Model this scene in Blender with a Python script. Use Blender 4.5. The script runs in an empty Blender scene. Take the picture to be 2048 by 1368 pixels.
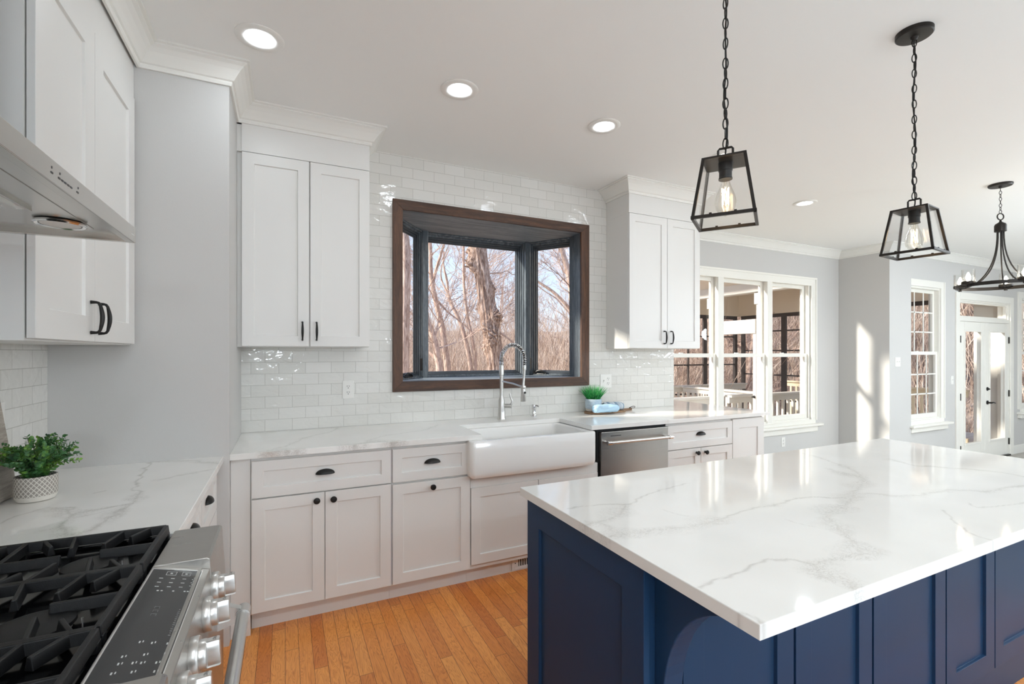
import bpy, bmesh, math, random
import numpy as np
from mathutils import Vector, Matrix
PI = math.pi
SC = bpy.context.scene
COL = SC.collection
random.seed(7)
rng = np.random.default_rng(11)

# ------------------------------------------------------------------ camera
cam = bpy.data.cameras.new('camera')
cam.sensor_width = 36.0
cam.lens = 952.3 / 2048 * 36.0
cam.shift_y = (705.16 - 684.0) / 2048
cam.clip_start = 0.02
cam.clip_end = 300
camo = bpy.data.objects.new('camera', cam)
camo.location = (0, 0, 1.4077)
camo.rotation_euler = (PI / 2, 0, -math.radians(25.462))
COL.objects.link(camo)
SC.camera = camo

# ------------------------------------------------------------------ colour management
SC.view_settings.view_transform = 'Standard'
SC.view_settings.look = 'None'
SC.view_settings.gamma = 1.0
SC.view_settings.exposure = 0.52
SC.view_settings.use_curve_mapping = False
SC.cycles.max_bounces = 10
SC.cycles.diffuse_bounces = 5
SC.cycles.glossy_bounces = 4
SC.cycles.transparent_max_bounces = 16
SC.cycles.transmission_bounces = 6
SC.cycles.sample_clamp_indirect = 4.0
SC.cycles.caustics_reflective = False
SC.cycles.caustics_refractive = False

# ------------------------------------------------------------------ sky
world = bpy.data.worlds.new('sky')
SC.world = world
world.use_nodes = True
wn, wl = world.node_tree.nodes, world.node_tree.links
bg = wn['Background']
tc = wn.new('ShaderNodeTexCoord')
sep = wn.new('ShaderNodeSeparateXYZ')
wl.new(tc.outputs['Generated'], sep.inputs[0])
ramp = wn.new('ShaderNodeValToRGB')
ramp.color_ramp.elements[0].position = 0.0
ramp.color_ramp.elements[0].color = (0.86, 0.90, 0.97, 1)
ramp.color_ramp.elements[1].position = 0.55
ramp.color_ramp.elements[1].color = (0.30, 0.50, 0.92, 1)
e = ramp.color_ramp.elements.new(0.14)
e.color = (0.66, 0.79, 0.99, 1)
wl.new(sep.outputs[2], ramp.inputs[0])
cn = wn.new('ShaderNodeTexNoise')
cn.inputs['Scale'].default_value = 2.2
cn.inputs['Detail'].default_value = 5
cr = wn.new('ShaderNodeMapRange')
cr.inputs[1].default_value = 0.5
cr.inputs[2].default_value = 0.75
cr.inputs[4].default_value = 0.6
cm = wn.new('ShaderNodeMixRGB')
cm.inputs[2].default_value = (0.93, 0.95, 1.0, 1)
wl.new(tc.outputs['Generated'], cn.inputs['Vector'])
wl.new(cn.outputs['Fac'], cr.inputs[0])
wl.new(cr.outputs[0], cm.inputs[0])
wl.new(ramp.outputs[0], cm.inputs[1])
wl.new(cm.outputs[0], bg.inputs[0])
bg.inputs[1].default_value = 0.90

# ------------------------------------------------------------------ sun (low, from beyond the sink wall, to the left)
sun = bpy.data.lights.new('sun', 'SUN')
sun.energy = 6.0
sun.angle = math.radians(4.5)
sun.color = (1.0, 0.93, 0.82)
suno = bpy.data.objects.new('sun', sun)
suno.rotation_euler = Vector((0.85, -0.31, -0.43)).to_track_quat('-Z', 'Y').to_euler()
suno.location = (-5, 12, 9)
COL.objects.link(suno)

# ------------------------------------------------------------------ recessed lamps' own light
LAMP_W = 1.3
RECESSED = [(-0.10, 2.357), (0.824, 2.369), (1.749, 2.373), (2.786, 2.378), (4.321, 2.799)]
RECESSED_FILL = [(0.1, -0.6), (1.9, -0.6), (3.7, -0.6), (0.1, -2.4), (1.9, -2.4), (3.7, -2.4), (6.2, -0.6), (6.2, -2.4),
                   (8.6, 1.6), (8.6, -0.8), (6.4, 1.1), (4.3, 0.9)]  # unseen extra fixtures, added and driven harder to brighten the room
for (x, y) in RECESSED + RECESSED_FILL:
    l = bpy.data.lights.new('recessed_glow', 'AREA')
    l.shape = 'DISK'
    l.size = 0.11
    l.energy = LAMP_W * (1.0 if (x, y) in RECESSED else 6.5)
    l.color = (0.82, 0.92, 1.0)
    o = bpy.data.objects.new('recessed_glow', l)
    o.location = (x, y, 2.7835)
    COL.objects.link(o)

# ------------------------------------------------------------------ materials
def srgb(r, g, b):
    f = lambda c: (c / 255 / 12.92) if c / 255 <= 0.04045 else ((c / 255 + 0.055) / 1.055) ** 2.4
    return (f(r), f(g), f(b), 1.0)

class NT:
    def __init__(s, name):
        s.m = bpy.data.materials.new(name)
        s.m.use_nodes = True
        s.n, s.l = s.m.node_tree.nodes, s.m.node_tree.links
        s.b = s.n['Principled BSDF']
    def add(s, t, **kw):
        n = s.n.new(t)
        for k, v in kw.items():
            setattr(n, k, v)
        return n
    def link(s, a, b):
        s.l.new(a, b)
    def math(s, op, a, b=None, c=None):
        n = s.add('ShaderNodeMath', operation=op)
        for i, v in enumerate((a, b, c)):
            if v is None:
                continue
            if hasattr(v, 'links'):
                s.link(v, n.inputs[i])
            else:
                n.inputs[i].default_value = v
        return n.outputs[0]
    def coord(s, kind='Object', scale=(1, 1, 1), loc=(0, 0, 0), rot=(0, 0, 0)):
        t = s.add('ShaderNodeTexCoord')
        m = s.add('ShaderNodeMapping')
        m.inputs['Scale'].default_value = scale
        m.inputs['Location'].default_value = loc
        m.inputs['Rotation'].default_value = rot
        s.link(t.outputs[kind], m.inputs['Vector'])
        return m.outputs['Vector']
    def noise(s, vec, scale=5, detail=4, rough=0.5, dist=0):
        n = s.add('ShaderNodeTexNoise')
        n.inputs['Scale'].default_value = scale
        n.inputs['Detail'].default_value = detail
        n.inputs['Roughness'].default_value = rough
        n.inputs['Distortion'].default_value = dist
        s.link(vec, n.inputs['Vector'])
        return n.outputs['Fac']
    def ramp(s, fac, stops):
        r = s.add('ShaderNodeValToRGB')
        el = r.color_ramp.elements
        while len(el) < len(stops):
            el.new(0.5)
        for i, (p, c) in enumerate(stops):
            el[i].position = p
            el[i].color = c if len(c) == 4 else (*c, 1)
        s.link(fac, r.inputs[0])
        return r.outputs[0]
    def mix(s, fac, a, b, mode='MIX'):
        n = s.add('ShaderNodeMixRGB', blend_type=mode)
        for i, v in enumerate((fac, a, b)):
            if hasattr(v, 'links'):
                s.link(v, n.inputs[i])
            else:
                n.inputs[i].default_value = v
        return n.outputs[0]
    def bump(s, h, strength=0.2, dist=0.01):
        n = s.add('ShaderNodeBump')
        n.inputs['Strength'].default_value = strength
        n.inputs['Distance'].default_value = dist
        s.link(h, n.inputs['Height'])
        s.link(n.outputs[0], s.b.inputs['Normal'])

def simple(name, col, rough=0.5, metal=0.0, bump=None, var=0.0, coat=0.0):
    t = NT(name)
    b = t.b
    b.inputs['Roughness'].default_value = rough
    b.inputs['Metallic'].default_value = metal
    if coat:
        b.inputs['Coat Weight'].default_value = coat
        b.inputs['Coat Roughness'].default_value = 0.08
    v = t.coord()
    if var:
        n = t.noise(v, 3.0, 3)
        c2 = tuple(max(0, c * (1 - var)) for c in col[:3]) + (1,)
        t.link(t.ramp(n, [(0.3, c2), (0.7, col)]), b.inputs['Base Color'])
    else:
        b.inputs['Base Color'].default_value = col
    if bump:
        t.bump(t.noise(v, bump[0], 3), bump[1], 0.002)
    return t.m

M = {}
M['wall'] = simple('wall_paint', srgb(200, 198, 195), 0.75, bump=(260, 0.12))
M['ceiling'] = simple('ceiling_paint', srgb(238, 237, 234), 0.9, bump=(180, 0.1))
M['trim'] = simple('trim_paint', srgb(232, 230, 224), 0.42)
M['cab'] = simple('white_lacquer', srgb(225, 223, 219), 0.36, bump=(400, 0.03))
M['cream'] = simple('warm_white_window_paint', srgb(236, 233, 225), 0.4)
M['navy'] = simple('navy_lacquer', srgb(30, 57, 88), 0.42, bump=(500, 0.06), var=0.06)
M['black'] = simple('matte_black_metal', srgb(38, 37, 36), 0.36, 0.6)
M['bronze'] = simple('dark_bronze_metal', srgb(52, 48, 45), 0.42, 0.7, var=0.25)
M['iron'] = simple('cast_iron', srgb(15, 15, 16), 0.42, 0.0, bump=(900, 0.25))
M['enamel'] = simple('black_enamel', srgb(12, 12, 13), 0.12)
M['glassblack'] = simple('black_control_glass', srgb(30, 30, 31), 0.12)
M['mark'] = simple('pale_printed_marks', srgb(190, 190, 186), 0.5)
M['darkmark'] = simple('dark_printed_marks', srgb(60, 60, 60), 0.5)
M['chrome'] = simple('chrome', srgb(225, 225, 225), 0.12, 1.0)
M['nickel'] = simple('brushed_nickel', srgb(208, 206, 202), 0.3, 0.85)
M['porcelain'] = simple('white_fireclay', srgb(232, 230, 226), 0.12, coat=0.5)
M['plastic'] = simple('white_plastic', srgb(232, 230, 225), 0.35)
M['slot'] = simple('dark_slots', srgb(45, 43, 41), 0.6)
M['blue_pot'] = None
M['soil'] = simple('dark_blue_filler', srgb(40, 58, 74), 0.9, bump=(80, 0.6))
M['screen'] = simple('dark_brown_porch_frame', srgb(70, 60, 56), 0.6)
M['fascia'] = simple('tan_porch_soffit', srgb(232, 220, 202), 0.7)
M['porchwhite'] = simple('white_porch_paint', srgb(216, 212, 205), 0.5)
M['porchcream'] = simple('cream_porch_rail_paint', srgb(236, 218, 188), 0.55)
M['rubber'] = simple('dark_gasket', srgb(18, 18, 18), 0.7)

def emis(name, col, strength):
    t = NT(name)
    t.b.inputs['Base Color'].default_value = (0.8, 0.8, 0.8, 1)
    t.b.inputs['Emission Color'].default_value = col
    t.b.inputs['Emission Strength'].default_value = strength
    return t.m
M['lens'] = emis('lit_lamp_lens', (1, 0.98, 0.94, 1), 6.0)
M['filament'] = emis('glowing_filament', (1.0, 0.66, 0.32, 1), 110.0)
M['globe'] = emis('opal_fill_light', (0.81, 0.915, 1.0, 1), 60.0)  # glow of the added, unseen fill globes
M['candle'] = emis('glowing_candle_bulb', (1.0, 0.86, 0.66, 1), 60.0)
M['hoodlens'] = simple('frosted_lamp_glass', srgb(205, 202, 196), 0.3)

def brushed(name, col, rough, axis_scale, amp=0.16):
    t = NT(name)
    t.b.inputs['Metallic'].default_value = 1.0
    t.b.inputs['Base Color'].default_value = col
    v = t.coord('Object', axis_scale)
    n = t.noise(v, 6, 5, 0.6)
    t.link(t.math('MULTIPLY_ADD', n, amp, rough - amp / 2), t.b.inputs['Roughness'])
    t.bump(n, amp * 0.08, 0.0004)
    return t.m
M['steel'] = brushed('brushed_steel', srgb(176, 173, 168), 0.30, (1, 6, 90))
M['steel_y'] = brushed('brushed_steel_lengthwise', srgb(196, 193, 188), 0.24, (60, 1, 60), 0.04)

def glass(name, tint=(1, 1, 1, 1), refl=0.10, rough=0.0):
    t = NT(name)
    t.n.remove(t.b)
    out = [n for n in t.n if n.type == 'OUTPUT_MATERIAL'][0]
    tr = t.add('ShaderNodeBsdfTransparent')
    tr.inputs[0].default_value = tint
    gl = t.add('ShaderNodeBsdfGlossy')
    gl.inputs['Roughness'].default_value = rough
    lw = t.add('ShaderNodeFresnel')
    lw.inputs['IOR'].default_value = 1.45
    f = t.math('MULTIPLY', lw.outputs[0], refl * 10)
    mx = t.add('ShaderNodeMixShader')
    t.link(f, mx.inputs[0])
    t.link(tr.outputs[0], mx.inputs[1])
    t.link(gl.outputs[0], mx.inputs[2])
    t.link(mx.outputs[0], out.inputs[0])
    return t.m
M['glass'] = glass('window_glass', (0.985, 0.99, 0.99, 1), 0.003)
M['lampglass'] = glass('clear_lantern_glass', (0.99, 0.99, 0.99, 1), 0.03)
M['bulbglass'] = glass('clear_bulb_glass', (0.985, 0.97, 0.94, 1), 0.035)
M['cupglass'] = glass('seeded_cup_glass', (0.985, 0.985, 0.98, 1), 0.06, 0.15)

def wood_mat(name, c0, c1, c2, along='x', rough=0.5, scale=1.0):
    t = NT(name)
    sc = {'x': (1.2, 14, 14), 'y': (14, 1.2, 14), 'z': (14, 14, 1.2)}[along]
    v = t.coord('Object', tuple(a * scale for a in sc))
    n = t.noise(v, 2.2, 8, 0.65, 0.8)
    v2 = t.coord('Object', tuple(a * scale * 5 for a in sc))
    n2 = t.noise(v2, 4, 4, 0.6)
    f = t.math('MULTIPLY_ADD', n2, 0.35, t.math('MULTIPLY', n, 0.7))
    t.link(t.ramp(f, [(0.32, c0), (0.52, c1), (0.72, c2)]), t.b.inputs['Base Color'])
    t.b.inputs['Roughness'].default_value = rough
    t.bump(f, 0.25, 0.004)
    return t.m
M['brownwood'] = wood_mat('dark_walnut_stain', srgb(40, 24, 15), srgb(72, 46, 30), srgb(106, 71, 47), 'x', 0.5)
M['brownwood_v'] = wood_mat('dark_walnut_stain_upright', srgb(46, 28, 17), srgb(82, 53, 35), srgb(116, 80, 53), 'z', 0.5)
M['baywood'] = wood_mat('blue_black_stain', srgb(70, 77, 84), srgb(108, 117, 124), srgb(150, 158, 163), 'x', 0.55)
M['baywood_v'] = wood_mat('blue_black_stain_upright', srgb(50, 56, 62), srgb(82, 89, 95), srgb(124, 131, 135), 'z', 0.25)
M['sash'] = simple('charcoal_window_paint', srgb(72, 77, 82), 0.18, var=0.2)
M['board'] = wood_mat('brown_board_wood', srgb(92, 66, 46), srgb(128, 96, 68), srgb(160, 126, 92), 'x', 0.55, 2)
M['greyboard'] = wood_mat('weathered_grey_wood', srgb(128, 120, 110), srgb(166, 156, 144), srgb(196, 188, 178), 'y', 0.7, 2)
M['deck'] = wood_mat('deck_boards', srgb(190, 172, 150), srgb(214, 198, 176), srgb(232, 218, 198), 'x', 0.7)
M['leather'] = simple('dark_leather', srgb(58, 38, 28), 0.6)

def floor_mat():
    t = NT('honey_oak_strip_floor')
    tcn = t.add('ShaderNodeTexCoord')
    sp = t.add('ShaderNodeSeparateXYZ')
    t.link(tcn.outputs['Object'], sp.inputs[0])
    w, L = 0.0585, 0.85
    xs = t.math('DIVIDE', sp.outputs[0], w)
    row = t.math('FLOOR', xs)
    fx = t.math('FRACT', xs)
    wn1 = t.add('ShaderNodeTexWhiteNoise', noise_dimensions='1D')
    t.link(row, wn1.inputs['W'])
    ys = t.math('ADD', t.math('DIVIDE', sp.outputs[1], L), t.math('MULTIPLY', wn1.outputs['Value'], 17.3))
    colm = t.math('FLOOR', ys)
    fy = t.math('FRACT', ys)
    cmb = t.add('ShaderNodeCombineXYZ')
    t.link(row, cmb.inputs[0])
    t.link(colm, cmb.inputs[1])
    wn2 = t.add('ShaderNodeTexWhiteNoise', noise_dimensions='3D')
    t.link(cmb.outputs[0], wn2.inputs['Vector'])
    idv = wn2.outputs['Value']
    g = t.add('ShaderNodeCombineXYZ')
    t.link(t.math('ADD', t.math('MULTIPLY', sp.outputs[0], 15.0), t.math('MULTIPLY', idv, 43.0)), g.inputs[0])
    t.link(t.math('ADD', t.math('MULTIPLY', sp.outputs[1], 1.5), t.math('MULTIPLY', idv, 91.0)), g.inputs[1])
    n = t.noise(g.outputs[0], 1.8, 3, 0.5, 1.2)
    rings = t.math('ABSOLUTE', t.math('SINE', t.math('MULTIPLY', n, 38.0)))
    rings = t.math('POWER', rings, 0.45)
    g2 = t.add('ShaderNodeCombineXYZ')
    t.link(t.math('MULTIPLY', sp.outputs[0], 260.0), g2.inputs[0])
    t.link(t.math('MULTIPLY', sp.outputs[1], 9.0), g2.inputs[1])
    pores = t.noise(g2.outputs[0], 1.0, 3, 0.6)
    base = t.ramp(idv, [(0.0, srgb(206, 120, 56)), (0.3, srgb(230, 148, 74)), (0.75, srgb(240, 164, 88)), (1.0, srgb(212, 128, 62))])
    dark = t.mix(1.0, base, (0.60, 0.44, 0.32, 1), 'MULTIPLY')
    c = t.mix(rings, dark, base)
    c = t.mix(t.math('MULTIPLY', t.math('SUBTRACT', pores, 0.35), 0.7), c, t.mix(1.0, base, (0.7, 0.6, 0.5, 1), 'MULTIPLY'))
    ex = t.math('MINIMUM', fx, t.math('SUBTRACT', 1.0, fx))
    ey = t.math('MULTIPLY', t.math('MINIMUM', fy, t.math('SUBTRACT', 1.0, fy)), L / w)
    gap = t.math('LESS_THAN', t.math('MINIMUM', ex, ey), 0.018)
    c = t.mix(t.math('MULTIPLY', gap, 0.8), c, srgb(70, 36, 16))
    t.link(c, t.b.inputs['Base Color'])
    t.b.inputs['Roughness'].default_value = 0.34
    t.bump(t.math('SUBTRACT', rings, t.math('MULTIPLY', gap, 3.0)), 0.10, 0.001)
    return t.m
M['floor'] = floor_mat()

def tile_mat(horizontal_axis):
    t = NT('glazed_white_subway_tile_' + horizontal_axis)
    tcn = t.add('ShaderNodeTexCoord')
    sp = t.add('ShaderNodeSeparateXYZ')
    t.link(tcn.outputs['Object'], sp.inputs[0])
    h = sp.outputs[0 if horizontal_axis == 'x' else 1]
    cb = t.add('ShaderNodeCombineXYZ')
    t.link(t.math('ADD', h, 0.343 + 0.003), cb.inputs[0])
    t.link(t.math('SUBTRACT', sp.outputs[2], 0.9175 - 0.0715 * 14), cb.inputs[1])
    br = t.add('ShaderNodeTexBrick', offset=0.5, offset_frequency=2, squash=1.0)
    br.inputs['Scale'].default_value = 1.0
    br.inputs['Mortar Size'].default_value = 0.0013
    br.inputs['Mortar Smooth'].default_value = 0.3
    br.inputs['Bias'].default_value = 0.0
    br.inputs['Brick Width'].default_value = 0.1545
    br.inputs['Row Height'].default_value = 0.0715
    br.inputs['Color1'].default_value = srgb(226, 224, 219)
    br.inputs['Color2'].default_value = srgb(219, 217, 211)
    br.inputs['Mortar'].default_value = srgb(186, 183, 176)
    t.link(cb.outputs[0], br.inputs['Vector'])
    t.link(br.outputs['Color'], t.b.inputs['Base Color'])
    v = t.coord('Object', (1, 1, 1.6))
    n = t.noise(v, 13, 2, 0.5, 0.6)
    hgt = t.math('SUBTRACT', t.math('MULTIPLY', n, 0.9), t.math('MULTIPLY', br.outputs['Fac'], 0.5))
    t.b.inputs['Roughness'].default_value = 0.10
    t.bump(hgt, 0.45, 0.008)
    return t.m
M['tile_x'] = tile_mat('x')
M['tile_y'] = tile_mat('y')

def quartz_mat(name):
    t = NT(name)
    a1 = t.add('ShaderNodeAttribute', attribute_name='vein')
    a2 = t.add('ShaderNodeAttribute', attribute_name='band')
    v = t.coord()
    cloud = t.noise(v, 3.0, 3, 0.5)
    base = t.ramp(cloud, [(0.3, srgb(232, 230, 225)), (0.7, srgb(240, 238, 234))])
    n1 = t.noise(v, 26, 3, 0.6, 3.0)
    r1 = t.math('SUBTRACT', 1.0, t.math('MULTIPLY', t.math('ABSOLUTE', t.math('SUBTRACT', n1, 0.5)), 18.0))
    r1 = t.math('MAXIMUM', r1, 0.0)
    wisps = t.math('ADD', t.math('MULTIPLY', r1, 0.34), 0.09)
    f2 = t.math('MULTIPLY', a2.outputs['Fac'], wisps)
    n2 = t.noise(v, 30, 4, 0.6)
    f1 = t.math('MULTIPLY', a1.outputs['Fac'], t.math('ADD', 0.10, t.math('MULTIPLY', n2, 0.65)))
    c = t.mix(t.math('MINIMUM', f2, 1.0), base, srgb(176, 170, 162))
    c = t.mix(t.math('MINIMUM', f1, 1.0), c, srgb(150, 143, 135))
    t.link(c, t.b.inputs['Base Color'])
    t.b.inputs['Roughness'].default_value = 0.07
    return t.m
M['quartz'] = quartz_mat('veined_white_quartz')

def leaf_mat(name, c0, c1, c2, scale=22):
    t = NT(name)
    n = t.noise(t.coord(), scale, 2)
    t.link(t.ramp(n, [(0.3, c0), (0.5, c1), (0.7, c2)]), t.b.inputs['Base Color'])
    t.b.inputs['Roughness'].default_value = 0.5
    return t.m
M['leaf'] = leaf_mat('two_tone_green_leaves', srgb(34, 70, 40), srgb(62, 112, 58), srgb(120, 160, 52))
M['grass'] = leaf_mat('bright_green_blades', srgb(16, 92, 44), srgb(34, 140, 66), srgb(92, 190, 100), 60)
M['evergreen'] = leaf_mat('evergreen_foliage', srgb(44, 58, 32), srgb(76, 90, 46), srgb(122, 124, 66), 3)
M['bark'] = None
def bark_mat(name, c0, c1, c2, s=1.0, strength=0.9):
    t = NT(name)
    v = t.coord('Object', (16 * s, 16 * s, 2.6 * s))
    n = t.noise(v, 1.6, 7, 0.7, 1.2)
    t.link(t.ramp(n, [(0.36, c0), (0.5, c1), (0.66, c2)]), t.b.inputs['Base Color'])
    t.b.inputs['Roughness'].default_value = 0.9
    t.bump(n, strength, 0.05)
    return t.m
M['bark'] = bark_mat('furrowed_bark', srgb(98, 72, 58), srgb(186, 156, 138), srgb(244, 224, 210))
M['bark2'] = bark_mat('thin_bark', srgb(150, 124, 110), srgb(200, 172, 156), srgb(232, 210, 194), 1.2, 0.4)
M['twig'] = leaf_mat('dry_twigs', srgb(148, 122, 104), srgb(214, 190, 172), srgb(250, 236, 222), 3.0)
def ground_mat():
    t = NT('leaf_littered_woodland_ground')
    v = t.coord('Object', (1, 1, 0.25))
    n = t.noise(v, 1.6, 12, 0.78, 0.5)
    t.link(t.ramp(n, [(0.34, srgb(100, 82, 70)), (0.5, srgb(176, 154, 138)), (0.66, srgb(230, 212, 196))]), t.b.inputs['Base Color'])
    t.b.inputs['Roughness'].default_value = 1.0
    t.bump(n, 0.6, 0.3)
    return t.m
M['ground'] = ground_mat()

def pot_lattice():
    t = NT('pale_stone_with_carved_lattice')
    tcn = t.add('ShaderNodeTexCoord')
    sp = t.add('ShaderNodeSeparateXYZ')
    t.link(tcn.outputs['Object'], sp.inputs[0])
    ang = t.math('MULTIPLY', t.math('ARCTAN2', sp.outputs[1], sp.outputs[0]), 26 / (2 * PI) * PI)
    zz = t.math('MULTIPLY', sp.outputs[2], PI / 0.0165)
    a = t.math('ABSOLUTE', t.math('SINE', t.math('ADD', ang, zz)))
    b = t.math('ABSOLUTE', t.math('SINE', t.math('SUBTRACT', ang, zz)))
    mn = t.math('MINIMUM', a, b)
    ridge = t.math('GREATER_THAN', mn, 0.34)
    low = t.math('GREATER_THAN', sp.outputs[2], 0.018)
    f = t.math('MULTIPLY', ridge, low)
    n = t.noise(t.coord(), 90, 3)
    cc = t.mix(n, srgb(206, 200, 190), srgb(222, 217, 208))
    t.link(t.mix(f, cc, srgb(150, 142, 134)), t.b.inputs['Base Color'])
    t.b.inputs['Roughness'].default_value = 0.8
    t.bump(t.math('SUBTRACT', 1.0, f), 0.6, 0.003)
    return t.m
M['lattice'] = pot_lattice()
def pot_blue():
    t = NT('pale_blue_ribbed_ceramic')
    tcn = t.add('ShaderNodeTexCoord')
    sp = t.add('ShaderNodeSeparateXYZ')
    t.link(tcn.outputs['Object'], sp.inputs[0])
    rib = t.math('SINE', t.math('MULTIPLY', sp.outputs[2], 2 * PI / 0.009))
    n = t.noise(t.coord(), 60, 3)
    rim = t.math('LESS_THAN', sp.outputs[2], 0.022)
    c = t.mix(n, srgb(158, 182, 200), srgb(206, 216, 222))
    t.link(t.mix(rim, c, srgb(214, 210, 202)), t.b.inputs['Base Color'])
    t.b.inputs['Roughness'].default_value = 0.5
    t.bump(rib, 0.5, 0.002)
    return t.m
M['blue_pot'] = pot_blue()
def towel_mat(name, c, stripes=None):
    t = NT(name)
    v = t.coord()
    n = t.noise(v, 240, 3)
    col = t.mix(n, tuple(x * 0.86 for x in c[:3]) + (1,), c)
    if stripes:
        tcn = t.add('ShaderNodeTexCoord')
        sp = t.add('ShaderNodeSeparateXYZ')
        t.link(tcn.outputs['Object'], sp.inputs[0])
        f = t.math('FRACT', t.math('MULTIPLY', sp.outputs[0], 15.0))
        col = t.mix(t.math('LESS_THAN', f, 0.38), col, stripes)
        col = t.mix(t.math('GREATER_THAN', f, 0.8), col, srgb(206, 214, 220))
    t.link(col, t.b.inputs['Base Color'])
    t.b.inputs['Roughness'].default_value = 0.95
    t.bump(n, 0.6, 0.003)
    return t.m
M['towel'] = towel_mat('light_blue_towelling', srgb(178, 210, 232))
M['towel2'] = towel_mat('striped_blue_grey_towelling', srgb(190, 202, 214), srgb(128, 150, 172))

M['iron'].node_tree.nodes['Principled BSDF'].inputs['Specular IOR Level'].default_value = 0.35
M['navy'].node_tree.nodes['Principled BSDF'].inputs['Specular IOR Level'].default_value = 0.16

# ------------------------------------------------------------------ object helpers
def tag(o, label=None, cat=None, group=None, kind=None):
    if label: o['label'] = label
    if cat: o['category'] = cat
    if group: o['group'] = group
    if kind: o['kind'] = kind
    return o

def empty(name, loc, label=None, cat=None, group=None, kind=None, rz=0.0):
    o = bpy.data.objects.new(name, None)
    o.empty_display_size = 0.1
    o.location = loc
    o.rotation_euler = (0, 0, rz)
    COL.objects.link(o)
    return tag(o, label, cat, group, kind)

def origin_of(o):
    v = Vector((0, 0, 0))
    while o is not None:
        v += o.location
        o = o.parent
    return v

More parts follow.
